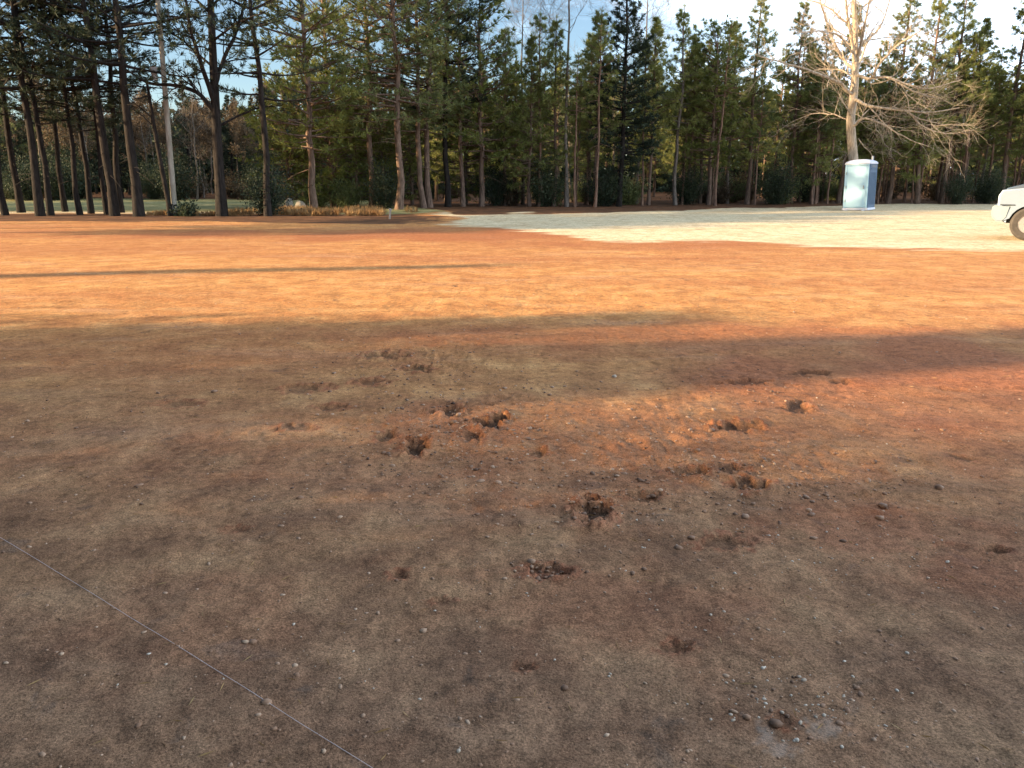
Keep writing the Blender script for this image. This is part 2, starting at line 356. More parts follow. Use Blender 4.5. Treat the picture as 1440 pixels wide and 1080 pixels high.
# ------------------------------------------------------------------ stones and clods
def rock_arrays(g, sub=1):
    bm = bmesh.new(); bmesh.ops.create_icosphere(bm, subdivisions=sub, radius=1)
    v = np.array([x.co[:] for x in bm.verts]); f = np.array([[y.index for y in x.verts] for x in bm.faces]); bm.free()
    return v, f
rv1, rf1 = rock_arrays(rng, 1); rv2, rf2 = rock_arrays(rng, 2)
def scatter_rocks(name, pos, size, mat, flat=.6):
    n_ = len(pos); k = len(rv1)
    s = size[:, None, None] * rng.uniform(.6, 1.3, (n_, 1, 3)) * np.array([1, 1, flat])
    v = rv1[None] * (1 + rng.normal(0, .16, (n_, k, 1))) * s
    th = rng.uniform(0, 6.28, n_); c, sn = np.cos(th)[:, None], np.sin(th)[:, None]
    x = v[..., 0] * c - v[..., 1] * sn; y = v[..., 0] * sn + v[..., 1] * c
    v = np.stack([x, y, v[..., 2]], -1) + pos[:, None, :]
    f = (rf1[None] + (np.arange(n_) * k)[:, None, None]).reshape(-1)
    return part(name, mesh_np(name, v.reshape(-1, 3), f, 3, mat), None)
M['clod'] = leafmat('dry_clay_clods', [(.07, .04, .028), (.27, .15, .09), (.50, .34, .23)], 0.0, 8)
M['stone'] = leafmat('pale_quartz_stone', [(.26, .19, .14), (.42, .33, .25), (.62, .53, .43)], 0.0, 20)
def sample_ground(n_, centers):
    out = []
    for (px, py, rx, ry, k) in centers:
        cx, cy = gp(px, py); m = int(n_ * k)
        out.append(np.stack([cx + rng.normal(0, rx, m), cy + rng.normal(0, ry, m)], 1))
    p = np.concatenate(out); p = p[(p[:, 1] > 1.55) & (p[:, 1] < 22)]
    z = np.array([zground(a, b) for a, b in p]); return np.column_stack([p, z])
cl = [(650, 600, .4, .5, .22), (780, 620, .7, .7, .2), (1080, 665, .5, .35, .14), (920, 660, .7, .4, .14), (840, 710, .08, .12, .05), (560, 510, .5, .5, .08), (1080, 560, .5, .6, .06), (300, 560, 2, 1.8, .10), (1120, 1000, .14, .12, .015), (770, 800, .08, .05, .02)]
p = sample_ground(2600, cl); sz = np.clip(rng.lognormal(-5.1, .55, len(p)), .003, .024); p[:, 2] += sz * .15
tag(scatter_rocks('dirt_clods', p, sz, M['clod']), 'crumbled clay clods thrown up around the pits and footprints', 'dirt clods', kind='stuff')
n_ = 9000
py_ = 1.6 + rng.power(.6, n_) ** 1.0 * 15; px_ = rng.uniform(-1, 1, n_) * (1.2 + py_ * .72)
p = np.column_stack([px_, py_, [zground(a, b) for a, b in zip(px_, py_)]]); sz = np.clip(rng.lognormal(-5.65, .6, n_), .0015, .014)
tag(scatter_rocks('loose_grit', p, sz, M['clod']), 'small crumbs of clay and grit strewn all over the bare dirt field', 'grit', kind='stuff')
n_ = 620; qy = 1.6 + rng.power(.7, n_) * 9; qx = rng.uniform(-1, 1, n_) * (1.2 + qy * .7)
qd = rng.normal(0, 1, (n_, 3)) * [1, 1, .03]
tag(part('dry_straw', blade_mesh('dry_straw', [blades(np.column_stack([qx, qy, [zground(a, b) + .005 for a, b in zip(qx, qy)]]), qd, 1, .055, .0045, .05, rng)], M['dry_grass']), None),
    'loose bits of dry straw and pine needles lying on the bare dirt', 'straw', kind='stuff')
cl = [(1130, 990, .16, .14, .22), (1200, 770, .5, .4, .22), (900, 800, .6, .5, .14), (1300, 620, .9, .7, .14), (700, 690, .8, .5, .16), (600, 900, .5, .3, .06), (760, 640, .5, .3, .1)]
p = sample_ground(520, cl); sz = np.clip(rng.lognormal(-5.6, .4, len(p)), .002, .008)
tag(scatter_rocks('pale_pebbles', p, sz, M['stone']), 'tiny pale quartz pebbles sprinkled across the shaded dirt', 'pebbles', kind='stuff')
def stone(px, py, r, label, flat=.6):
    x, y = gp(px, py); s = r * rng.uniform(.8, 1.2, 3) * np.array([1.15, .9, flat])
    v = rv2 * (1 + .28 * np.array([vn(np.array([a * 2 + px]), np.array([b * 2 + c * 1.7]), 5)[0] for a, b, c in rv2])[:, None]) * s
    me = mesh_np('stone', v, rf2.ravel(), 3, M['stone'], False)
    o = part('stone', me, None); o.location = (x, y, zground(x, y) + r * .18); o.rotation_euler = (rng.uniform(-.3, .3), rng.uniform(-.3, .3), rng.uniform(0, 6))
    tag(o, label, 'stone', 'pale stones lying in the shaded dirt')
for a in [(1131, 952, .0095, 'largest pale oval stone, at the back of the stone cluster in the lower right dirt'),
          (1075, 978, .0065, 'rounded tan stone at the left side of the lower right stone cluster'),
          (1113, 972, .005, 'small pale flat stone just left of and below the largest cluster stone'),
          (1151, 976, .0055, 'small whitish stone to the right in the lower right cluster'),
          (1126, 1013, .008, 'round tan stone between the two pale grey mud patches'),
          (1121, 1034, .008, 'blocky tan stone nearest the camera in the cluster between mud patches'),
          (1148, 1003, .006, 'flat mauve grey stone touching the right hand pale mud patch'),
          (1100, 998, .007, 'low grey stone in the middle of the cluster, left of the round tan one'),
          (1090, 1010, .005, 'little white stone beside a dark hole above the left pale mud patch'),
          (1262, 966, .007, 'single tan stone set apart right of the cluster beside a dark scuff'),
          (1276, 915, .008, 'pale elongated stone on orange dirt right of the cluster and further off'),
          (1063, 958, .004, 'tiny pale stone standing apart behind the left end of the cluster'),
          (1000, 862, .006, 'white pebble alone on smooth shaded dirt, near the middle right foreground'),
          (1033, 805, .007, 'white stone on the rim of the shallow dark hollow right of centre'),
          (1178, 742, .007, 'white stone alone at the left end of the right hand pebble scatter'),
          (1333, 786, .008, 'flat white stone at the right edge of the dirt, below the small dark hole'),
          (1146, 868, .006, 'pinkish white stone on dirt midway between the hollow and the stone cluster'),
          (860, 722, .009, 'white stone lying on the right rim of the dark centre footprint'),
          (590, 978, .006, 'pale stone alone in the lower left dirt, right of the string line'),
          (645, 1056, .008, 'pale flat stone nearest the bottom edge, right of the string line end'),
          (596, 796, .006, 'bright little stone beside the dark scuff left of centre'),
          (864, 527, .022, 'pale stone standing out in the shade band beyond the footprints')]:
    stone(*a)

# string line on the ground
pts = []
tb = Tubes()
poly = [(-97, 692), (0, 752), (530, 1080), (643, 1150)]
P = []
for (a, b_) in poly: P.append(gp(a, b_))
P = np.array(P); tt = np.linspace(0, len(P) - 1, 160)
xx = np.interp(tt, range(len(P)), P[:, 0]); yy_ = np.interp(tt, range(len(P)), P[:, 1])
zz = np.array([zground(a, b_) for a, b_ in zip(xx, yy_)]); zz = np.convolve(np.pad(zz, 3, 'edge'), np.ones(7) / 7, 'valid') + .0035
tb.add(np.column_stack([xx, yy_, zz]), np.full(160, .0009), 5)
M['string'] = simple('chalky_string', (.62, .52, .50), .8)
o = part('string_line', tb.mesh('string_line', M['string']), None)
tag(o, 'thin pale string line stretched diagonally over the shaded dirt at lower left', 'string')

# ------------------------------------------------------------------ trees
def pine(seed, H, cb, Rmax, tr, leaf, barkm, per_twig=12, whorl=.42, nb=4, shape='cone', nl=.24, nw=.034, twigs=7, sparse=1.0, dead=True):
    g = np.random.default_rng(seed); tb = Tubes()
    k = 12; z = np.linspace(0, 1, k)
    wob = np.cumsum(g.normal(0, .05, (k, 2)), 0) * (H / 12); wob[0] = 0
    wob -= z[:, None] * wob[-1] * .6
    tp = np.column_stack([wob, z * H]); tp[0, 2] = -.25
    trd = tr * (1 - z) ** .75 * .95 + .018; trd[0] *= 1.35; trd[1] *= 1.02
    tb.add(tp, trd, 9)
    def tpt(h): return np.array([np.interp(h, tp[:, 2], tp[:, 0]), np.interp(h, tp[:, 2], tp[:, 1]), h])
    P, D = [], []
    h = cb
    while h < H - .15:
        f = (h - cb) / (H - cb)
        if shape == 'cone': L0 = Rmax * (1 - f) ** .8 * min(1, .55 + f * 3)
        elif shape == 'round': L0 = Rmax * math.sqrt(max(.02, 1 - (2 * f - .85) ** 2 / 1.9)) * (1 - f * .35)
        else: L0 = Rmax * (1 - f ** 2.2) * min(1, .5 + f * 2)
        for _ in range(nb):
            if g.random() > sparse: continue
            az = g.uniform(0, 2 * math.pi); L_ = max(.18, L0 * g.uniform(.55, 1.15)); el = -.12 + .75 * f + g.normal(0, .12)
            st = tpt(h + g.uniform(-.15, .15)); n_ = 6; t = np.linspace(0, 1, n_)
            d = np.array([math.cos(az) * math.cos(el), math.sin(az) * math.cos(el), math.sin(el)])
            side = np.array([-math.sin(az), math.cos(az), 0])
            bp = st + np.outer(t * L_, d) + np.outer(t ** 2 * L_ * g.normal(0, .12), side) + np.outer(t ** 2.2 * L_ * g.uniform(.05, .32), [0, 0, 1])
            r0 = .012 + .014 * L_
            tb.add(bp, r0 * (1 - t * .8), 4)
            for q in range(max(3, int(twigs * (.45 + .55 * L_ / Rmax)))):
                u = g.uniform(.28, 1.0); b0 = np.array([np.interp(u, t, bp[:, j]) for j in range(3)])
                sgn = g.choice([-1, 1]); td = unit(d * g.uniform(.3, 1) + side * sgn * g.uniform(.2, 1.1) + np.array([0, 0, g.uniform(-.1, .6)]))
                tl = L_ * g.uniform(.10, .34) * (1.25 - u * .6)
                e_ = b0 + td * tl
                if tl > .15: tb.add(np.array([b0, (b0 + e_) / 2 + [0, 0, .01], e_]), [.008, .006, .004], 3)
                P.append(e_); D.append(td)
                if tl > .3: P.append((b0 + e_) / 2); D.append(td)
            P.append(bp[-1]); D.append(unit(bp[-1] - bp[-2]))
        h += whorl * g.uniform(.7, 1.3)
    P.append(tp[-1]); D.append(np.array([0, 0, 1.]))
    if dead:                                         # dead stubs below the live crown
        for _ in range(int(cb * 2.2)):
            hh = g.uniform(cb * .3, cb); az = g.uniform(0, 6.28); L_ = g.uniform(.3, 1.3); st = tpt(hh)
            d = np.array([math.cos(az), math.sin(az), g.uniform(-.35, .2)])
            tb.add(np.array([st, st + d * L_ * .5, st + d * L_ + [0, 0, -.1 * L_]]), [.016, .011, .004], 3)
    Vb = blades(P, D, per_twig, nl, nw, .55, g)
    return tb.mesh('trunk', M[barkm]), blade_mesh('crown', [Vb], M[leaf])

def grow(tb, twg, start, d, L_, r, lvl, g, up=.05, spread=.7, kids=(3, 5), gnarl=.18, maxl=5):
    n_ = 5 if lvl < 3 else 3; pts = [np.array(start, float)]; dd = np.array(d, float)
    for i in range(n_):
        dd = unit(dd + g.normal(0, gnarl, 3) + np.array([0, 0, up])); pts.append(pts[-1] + dd * L_ / n_)
    rr = np.linspace(r, r * .55, n_ + 1) if lvl < maxl else np.linspace(r, r * .3, n_ + 1)
    (tb if lvl < 2 else twg).add(pts, rr, 7 if lvl < 2 else (4 if lvl < 4 else 3))
    if lvl >= maxl: return
    for q in range(g.integers(kids[0], kids[1] + 1)):
        u = g.uniform(.3, 1.0); i = min(n_ - 1, int(u * n_)); st = pts[i] + (pts[i + 1] - pts[i]) * (u * n_ - i)
        ax = unit(g.normal(0, 1, 3)); nd = unit(dd + np.cross(dd, ax) * spread * g.uniform(.6, 1.4) )
        grow(tb, twg, st, nd, L_ * g.uniform(.5, .78), max(.004, r * (1 - u * .45) * g.uniform(.4, .62)), lvl + 1, g, up, spread, kids, gnarl, maxl)
    grow(tb, twg, pts[-1], dd, L_ * .7, max(.004, r * .55), lvl + 1, g, up, spread, kids, gnarl, maxl)
def hardwood(seed, H, tr, barkm, kids=(3, 5), maxl=4, leaf=None, nleaf=0, cb=.35, spread=.8):
    g = np.random.default_rng(seed); tb = Tubes(); tw = Tubes(); k = 9
    z = np.linspace(0, 1, k); wob = np.cumsum(g.normal(0, .08, (k, 2)), 0); wob[0] = 0
    tp = np.column_stack([wob, z * H]); tp[0, 2] = -.2; rr = tr * (1 - z * .85); rr[0] *= 1.4; tb.add(tp, rr, 8)
    for q in range(int(H * 1.7)):
        u = g.uniform(cb, .97); st = np.array([np.interp(u, z, tp[:, j]) for j in range(3)])
        az = g.uniform(0, 6.28); el = g.uniform(.2, 1.0)
        grow(tb, tw, st, [math.cos(az) * math.cos(el), math.sin(az) * math.cos(el), math.sin(el)], H * .2 * g.uniform(.6, 1.2) * (1.2 - u * .6), tr * .3 * (1.15 - u), 2, g, .06, spread, kids, .2, maxl)
    tm = tb.mesh('trunk', M[barkm]); cm = tw.mesh('crown', M[barkm])
    lm = None
    if leaf:
        allv = np.concatenate(tw.V); pk = allv[g.integers(0, len(allv), nleaf)] + g.normal(0, .08, (nleaf, 3))
        lm = blade_mesh('leaves', [blades(pk, g.normal(0, 1, pk.shape), 2, .13, .085, .8, g, .3)], M[leaf])
    return tm, cm, lm
def bush(seed, H, Rr, leaf, n_=1800, ln=.16, wd=.06, stems=14, barkm='twig'):
    g = np.random.default_rng(seed); tb = Tubes(); P, D = [], []
    for s_ in range(stems):
        az = g.uniform(0, 6.28); rr = Rr * g.uniform(.2, 1); hh = H * g.uniform(.5, 1.05) * (1 - .35 * (rr / Rr) ** 2)
        e_ = np.array([math.cos(az) * rr, math.sin(az) * rr, hh]); m_ = e_ * [.55, .55, .5]
        tb.add(np.array([[0, 0, -.08], m_, e_]), [.022, .013, .005], 4)
        m = n_ // stems; u = g.uniform(.12, 1.05, m)[:, None]
        q = np.where(u < .5, m_ * u * 2, m_ + (e_ - m_) * (u * 2 - 1)) + g.normal(0, .13 * Rr + .04, (m, 3)) * (0.5 + u)
        q[:, 2] = np.abs(q[:, 2]); P.append(q); D.append(np.tile(unit(e_), (m, 1)))
    return tb.mesh('stems', M[barkm]), blade_mesh('foliage', [blades(np.concatenate(P), np.concatenate(D), 1, ln, wd, .9, g)], M[leaf])

protos = {}
def reg(key, name, meshes, names, cat):
    protos[key] = (name, [(nm, me) for nm, me in zip(names, meshes) if me is not None], cat)
PN = ('trunk', 'crown')
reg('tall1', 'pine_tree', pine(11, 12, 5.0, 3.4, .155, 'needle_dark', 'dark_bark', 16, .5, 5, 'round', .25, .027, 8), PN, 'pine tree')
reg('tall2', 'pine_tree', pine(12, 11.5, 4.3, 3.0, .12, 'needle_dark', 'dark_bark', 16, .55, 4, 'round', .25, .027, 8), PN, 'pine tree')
reg('tall3', 'pine_tree', pine(13, 12, 3.6, 2.6, .125, 'needle', 'pine_bark', 16, .5, 5, 'round', .25, .027, 8), PN, 'pine tree')
reg('tall4', 'pine_tree', pine(14, 12.8, 3.8, 3.2, .145, 'needle', 'pine_bark', 16, .45, 5, 'round', .25, .028, 9), PN, 'pine tree')
reg('mid1', 'pine_tree', pine(21, 11, 3.4, 2.1, .11, 'needle_olive', 'pine_bark', 20, .40, 5, 'cone', .25, .023, 9), PN, 'pine tree')
reg('mid2', 'pine_tree', pine(22, 10.5, 4.2, 1.8, .10, 'needle_olive', 'grey_bark', 20, .40, 5, 'cone', .25, .023, 9), PN, 'pine tree')
reg('mid3', 'pine_tree', pine(23, 11.5, 2.6, 2.3, .12, 'needle_olive', 'pine_bark', 20, .38, 5, 'cone', .25, .023, 9), PN, 'pine tree')
reg('mid4', 'pine_tree', pine(24, 10, 3.0, 1.7, .09, 'needle_olive', 'pine_bark', 16, .34, 6, 'cyl', .23, .029, 8), PN, 'pine tree')
reg('mid5', 'pine_tree', pine(25, 11, 1.6, 2.3, .12, 'needle_olive', 'pine_bark', 15, .38, 6, 'cone', .25, .027, 9, dead=False), PN, 'pine tree')
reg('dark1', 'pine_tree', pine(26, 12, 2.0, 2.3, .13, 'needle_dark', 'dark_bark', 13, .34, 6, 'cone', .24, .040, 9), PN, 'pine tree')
reg('column', 'shade_cedar', pine(33, 9, .6, .75, .10, 'needle_dark', 'dark_bark', 26, .18, 8, 'cyl', .22, .055, 6, dead=False), PN, 'added cedar tree')  # dense unseen column, shaped to cast a narrow band of shade
reg('high', 'pine_tree', pine(34, 11.5, 7.6, 3.2, .16, 'needle_dark', 'dark_bark', 26, .34, 8, 'round', .28, .06, 9, dead=False), PN, 'pine tree')
reg('yellow1', 'pine_tree', pine(31, 6.5, .7, 2.3, .09, 'needle_yellow', 'pine_bark', 11, .34, 6, 'round', .22, .040, 9, dead=False), PN, 'pine tree')
reg('yellow2', 'pine_tree', pine(32, 9, 2.2, 2.4, .11, 'needle_yellow', 'pine_bark', 11, .36, 5, 'round', .22, .038, 9), PN, 'pine tree')
reg('hard1', 'bare_tree', hardwood(41, 8.5, .10, 'grey_bark', (3, 4), 5), ('trunk', 'branches', 'leaves'), 'bare tree')
reg('hard2', 'bare_tree', hardwood(42, 7.5, .08, 'grey_bark', (3, 4), 5, 'brown_leaf', 2600), ('trunk', 'branches', 'leaves'), 'bare tree')
reg('hard3', 'bare_tree', hardwood(43, 12.5, .09, 'grey_bark', (3, 4), 5, None, 0, .5), ('trunk', 'branches', 'leaves'), 'bare tree')
reg('slim1', 'slender_pine', pine(35, 8.5, 5.2, 1.2, .055, 'needle_olive', 'red_bark', 14, .42, 5, 'cone', .24, .027, 6), PN, 'pine tree')
reg('slim2', 'slender_pine', pine(36, 7.5, 4.0, 1.1, .045, 'needle', 'red_bark', 14, .42, 5, 'cone', .24, .027, 6), PN, 'pine tree')
reg('bush1', 'evergreen_shrub', bush(51, 1.9, 1.1, 'needle_dark', 6500, .10, .04, 20), ('stems', 'foliage'), 'shrub')
reg('bush2', 'evergreen_shrub', bush(52, 1.5, 1.0, 'needle', 4500, .10, .045, 18), ('stems', 'foliage'), 'shrub')
reg('bush3', 'brown_shrub', bush(53, 1.3, .9, 'brown_leaf', 1500, .12, .06), ('stems', 'foliage'), 'shrub')

def put(key, x, y, s=1.0, rz=None, label=None, group=None, lean=(0, 0), name=None, sz=None):
    nm, parts_, cat = protos[key]
    r = empty(name or nm, (x, y, 0), random.uniform(0, 6.28) if rz is None else rz)
    r.rotation_euler = (lean[0], lean[1], r.rotation_euler[2]); r.scale = (s, s, sz or s)
    for pn, me in parts_: part(pn, me, r)
    tag(r, label, cat, group); return r

FR = 'trees along the front of the wood'
# px of the trunk foot, depth, prototype, scale, lean about y, label
front = [
 (8, 33.5, 'tall2', .95, -.02, 'dark slender pine at the very left edge of the view'),
 (30, 36, 'tall1', .9, -.03, 'dark pine trunk just inside the left edge, second from it'),
 (57, 33, 'tall1', 1.0, -.03, 'tall dark pine, third trunk from the left edge'),
 (71, 33.5, 'tall2', .95, -.02, 'dark slim pine close beside the tall third trunk at left'),
 (92, 37, 'tall2', .9, -.03, 'thin dark pine set back between the paired left trunks and the leaning ones'),
 (113, 34, 'tall2', .85, -.02, 'slender dark pine with thin bent trunk, left of the widest left trunks'),
 (128, 35, 'tall2', .9, -.02, 'thin dark pine trunk just right of the slender bent one'),
 (151, 34, 'tall2', .8, -.02, 'very thin dark pine pressed against the left of a stout trunk'),
 (161, 33, 'tall1', 1.05, -.04, 'stout dark pine leaning left, with a thin trunk on each side'),
 (171, 36, 'tall2', 1.0, -.06, 'dark pine leaning left behind the two stout left trunks'),
 (195, 32.6, 'tall1', 1.15, -.015, 'thickest dark pine left of the utility pole, standing at the field edge'),
 (377, 32.8, 'tall2', 1.05, .0, 'dark pine with a kinked trunk, next right of the forked tree'),
 (443, 38, 'yellow2', 1.35, .0, 'pine with a lit yellow green crown beside the pale boulder'),
 (470, 44, 'tall4', .9, .0, 'grey green pine rising behind the yellow green young pines'),
 (523, 41, 'tall4', 1.0, .0, 'tall pine with a pale brown sunlit trunk left of the reddish one'),
 (560, 39.5, 'tall4', 1.1, -.01, 'tall reddish trunked pine standing forward at the edge of the gravel'),
 (597, 41, 'tall3', 1.05, .0, 'left of the two close set dark pines in the middle of the wood'),
 (605, 41.6, 'tall4', 1.0, .01, 'right of the two close set dark pines in the middle of the wood'),
 (630, 42.5, 'tall2', 1.15, -.01, 'thick blackish pine trunk right of the two close set pines'),
 (651, 43, 'tall3', .9, .01, 'thin dark pine right of the thick blackish trunk'),
 (677, 43, 'yellow2', 1.15, .0, 'pine with olive crown high on a bare stem beside the sky gap'),
 (712, 44, 'mid1', .85, .0, 'short pine at the left foot of the open sky gap'),
 (745, 43, 'mid5', .80, .0, 'bushy short pine below the open sky gap'),
 (778, 43, 'mid3', .85, .0, 'spreading short pine left of the tall bare topped tree'),
 (838, 43.5, 'mid1', .9, .0, 'pine with a pale stem between the bare topped tree and the dark pointed pine'),
 (870, 43, 'dark1', 1.05, .0, 'tall dark pointed pine, the highest cone in the middle of the wood'),
 (912, 45, 'mid4', 1.0, .0, 'narrow greyish pine just right of the dark pointed pine'),
 (950, 45, 'mid2', 1.02, .0, 'slim pine with reddish stem left of the golden topped pine'),
 (966, 46, 'mid4', .92, .0, 'thin pine squeezed beside the reddish stemmed slim pine'),
 (996, 45.5, 'yellow2', 1.08, .0, 'golden topped pine with long bare stem left of the bare shade tree'),
 (1022, 47, 'mid2', 1.0, .0, 'narrow pine just right of the golden topped pine'),
 (1050, 46, 'mid3', 1.02, .0, 'pointed pine at the left side of the narrow sky notch'),
 (1106, 47, 'mid1', 1.02, .0, 'pointed pine at the right side of the narrow sky notch'),
 (1140, 47, 'mid5', .92, .0, 'full crowned pine behind the left limbs of the bare shade tree'),
 (1178, 48, 'mid3', 1.0, .0, 'pine directly behind the portable toilet and left of the bare trunk'),
 (1248, 47.5, 'mid5', 1.13, .0, 'full pine just right of the bare shade tree trunk'),
 (1290, 47, 'mid3', 1.1, .0, 'tall pine behind the right limbs of the bare shade tree'),
 (1322, 48, 'mid1', 1.13, .0, 'tall pine beyond the tips of the bare right limbs'),
 (1352, 48, 'mid4', 1.05, .0, 'narrow pine left of the wide sky notch near the right edge'),
 (1378, 49, 'mid2', .8, .0, 'low pine at the foot of the wide right sky notch'),
 (1408, 48, 'mid3', 1.1, .0, 'lone tall pointed pine above the parked car'),
 (1436, 48, 'mid1', .98, .0, 'pine at the right edge of the view behind the parked car'),
]
for (px, y, key, s, ln, lab) in front:
    put(key, gx(px, y), y, s * (.93 if px > 690 else 1), None, lab, FR, (0, ln))
# young yellow green pines and shrubs at the wood's edge
YG = 'young plants at the edge of the wood'
for (px, y, key, s, lab) in [
 (408, 43, 'yellow1', .95, 'young yellow green pine left of the lit pine trunk'),
 (470, 42, 'yellow1', 1.0, 'bushy yellow green young pine, the middle one of the bright three'),
 (503, 43.5, 'yellow1', .85, 'young yellow green pine nearest to the pale brown trunk'),
 (540, 45, 'yellow1', 1.0, 'young yellow green pine just left of the reddish trunk'),
 (580, 45.5, 'yellow1', .9, 'young yellow green pine between the reddish trunk and the two close set pines'),
 (655, 46, 'yellow1', 1.0, 'young yellow green pine behind the thick blackish trunk'),
 (725, 45, 'yellow2', .75, 'olive young pine at the right of the gravel far corner'),
 (430, 44.5, 'yellow2', .9, 'olive young pine directly behind the lit pine trunk'),
 (488, 41, 'bush2', 1.0, 'low green shrub at the feet of the bright young pines'),
 (450, 41.5, 'bush2', .9, 'low green shrub right behind the lit pine trunk'),
 (541, 40.5, 'bush1', 1.1, 'dark round shrub left of the reddish trunk'),
 (377, 33.3, 'bush1', 1.0, 'dark shrub wrapped round the foot of the kinked pine'),
 (700, 44, 'bush1', 1.1, 'dark shrub in the shadow below the sky gap'),
 (765, 43, 'bush1', 1.2, 'dark shrub left of the bare topped tree foot'),
 (850, 43.2, 'bush1', 1.1, 'dark shrub under the dark pointed pine'),
 (1088, 46, 'bush1', 1.2, 'dark shrub under the narrow sky notch'),
 (1345, 46.3, 'bush1', .9, 'dark shrub left of the parked car'),
 (1385, 47, 'bush1', 1.0, 'dark shrub just behind the nose of the parked car')]:
    put(key, gx(px, y), y, s, None, lab, YG)
# bare-topped hardwoods that stand out
put('hard3', gx(797, 42.5), 42.5, 1.12, None, 'tall dark bare topped tree rising out of the middle of the wood', FR)
put('hard3', gx(735, 46), 46, .95, None, 'thin bare tree spreading twigs across the open sky gap', FR)
put('hard3', gx(895, 47), 47, 1.05, None, 'bare tree with fine twigs right of the dark pointed pine', FR)

# the wood behind: rows of pines and bare trees too alike to tell apart
cnt = 0
def clear(x, y, lst, d): return all((x - a) ** 2 + (y - b) ** 2 > d * d for a, b in lst)
placed = []
for i in range(4000):
    x = random.uniform(-6, 58); lo = np.interp(x, [-6, 4, 12, 22, 60], [46, 45.5, 47.5, 50, 52]); y = random.uniform(lo, 74)
    if not clear(x, y, placed, 2.5) or abs(x) > y * .80: continue
    placed.append((x, y))
    if len(placed) > 84: break
for (x, y) in placed:
    key = random.choice(['mid1', 'mid2', 'mid3', 'mid4', 'mid1', 'mid5', 'mid3', 'yellow2', 'hard1'])
    gap = 690 < 720 + F * x / y < 770
    if protos[key][0] == 'bare_tree':
        put(key, x, y, random.uniform(.85, 1.1), None, 'grey bare tree mixed among the pines deep in the wood on the right', 'bare trees deep in the right wood')
    else:
        put(key, x, y, random.uniform(.68, .90) * (.72 if gap else 1), None, 'ordinary pine standing deep in the wood behind the front trees on the right', 'pines deep in the right wood')
placed = []
for i in range(4000):
    x = random.uniform(-50, -5); y = random.uniform(54, 76)
    if not clear(x, y, placed, 2.5) or abs(x) > y * .82: continue
    placed.append((x, y))
    if len(placed) > 78: break
for (x, y) in placed:
    key = random.choice(['hard2', 'hard1', 'hard2', 'dark1'] if x > -30 and x < -19 else ['dark1', 'dark1', 'hard2', 'tall3', 'dark1'])
    s = random.uniform(.75, 1.0) * (1 if key[0] == 'h' else .70)
    if protos[key][0] == 'bare_tree':
        put(key, x, y, s, None, 'brownish bare tree in the low wood beyond the grass on the left', 'bare trees beyond the grass')
    else:
        put(key, x, y, s, None, 'small pine in the low wood beyond the grass on the left', 'pines beyond the grass')
for i in range(78):                                   # slender straight stems along the dark foot of the wood
    x = random.uniform(-1, 42); lo = np.interp(x, [-6, 4, 12, 22, 60], [42, 42, 44, 47, 49]); y = lo + random.uniform(0, 6)
    put(random.choice(['slim1', 'slim2']), x, y, random.uniform(.8, 1.1), None, 'slender straight pine stem along the shaded front of the right wood', 'slender pines along the front of the wood', (random.uniform(-.03, .03), random.uniform(-.03, .03)))
for i in range(46):
    x = random.uniform(-2, 44); lo = np.interp(x, [-6, 4, 12, 22, 60], [43.5, 44, 46, 48, 50]); y = lo + random.uniform(0, 9)
    k = random.choice(['bush1', 'bush3', 'bush3', 'bush2', 'bush2'])
    put(k, x, y, random.uniform(.8, 1.35), None, {'bush1': 'dark evergreen shrub', 'bush2': 'dull green shrub', 'bush3': 'brown leafed shrub'}[k] + ' in the undergrowth of the right wood', 'undergrowth shrubs of the right wood ' + k[-1].replace('1', '(dark)').replace('2', '(green)').replace('3', '(brown)'))
for i in range(44):
    x = random.uniform(-46, -4); y = 53 + random.uniform(0, 7)
    k = random.choice(['bush1', 'bush3', 'bush1'])
    put(k, x, y, random.uniform(1.0, 1.6), None, {'bush1': 'dark evergreen shrub', 'bush3': 'brown leafed shrub'}[k] + ' along the far side of the grass on the left', 'shrubs beyond the grass ' + {'1': '(dark)', '3': '(brown)'}[k[-1]])

# far wood that reads as one mass
g = np.random.default_rng(99); n_ = 90000
xx = g.uniform(-90, 90, n_); yy_ = g.uniform(77, 92, n_); zz = g.power(.8, n_) * (9.5 + 2.2 * fbm(xx, xx * 0, .35, 3, 5)) 
zz *= np.where(xx < -8, .72, 1.0)
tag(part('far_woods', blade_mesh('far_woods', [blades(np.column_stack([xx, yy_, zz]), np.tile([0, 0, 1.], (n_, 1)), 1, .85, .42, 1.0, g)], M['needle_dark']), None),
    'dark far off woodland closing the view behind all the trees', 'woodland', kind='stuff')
# off to the left the same wood runs on beside the clearing
tb = Tubes()

# straw grass along the lawn edge
g = np.random.default_rng(5); n_ = 5200
xx = g.uniform(-15, -4.2, n_); yy_ = 33 + g.uniform(0, 1, n_) ** 1.3 * 7; k_ = fbm(xx, yy_, .6, 3, 9) > -.05 + .3 * np.clip(np.abs(xx + 8) - 2, 0, 3) / 3 + .25 * np.clip(yy_ - 36, 0, 2)
P = np.column_stack([xx, yy_, np.zeros(n_)])[k_]
hh = np.where(P[:, 0] > -12, 1, .45)
tag(part('straw_grass', blade_mesh('straw_grass', [blades(P[hh > .9], np.tile([0, 0, 1.], ((hh > .9).sum(), 1)), 5, .30, .025, .45, g), blades(P[hh < .9], np.tile([0, 0, 1.], ((hh < .9).sum(), 1)), 4, .2, .03, .4, g)], M['dry_grass']), None),
    'tan dry grass growing between the field edge and the lit pine', 'dry grass', kind='stuff')

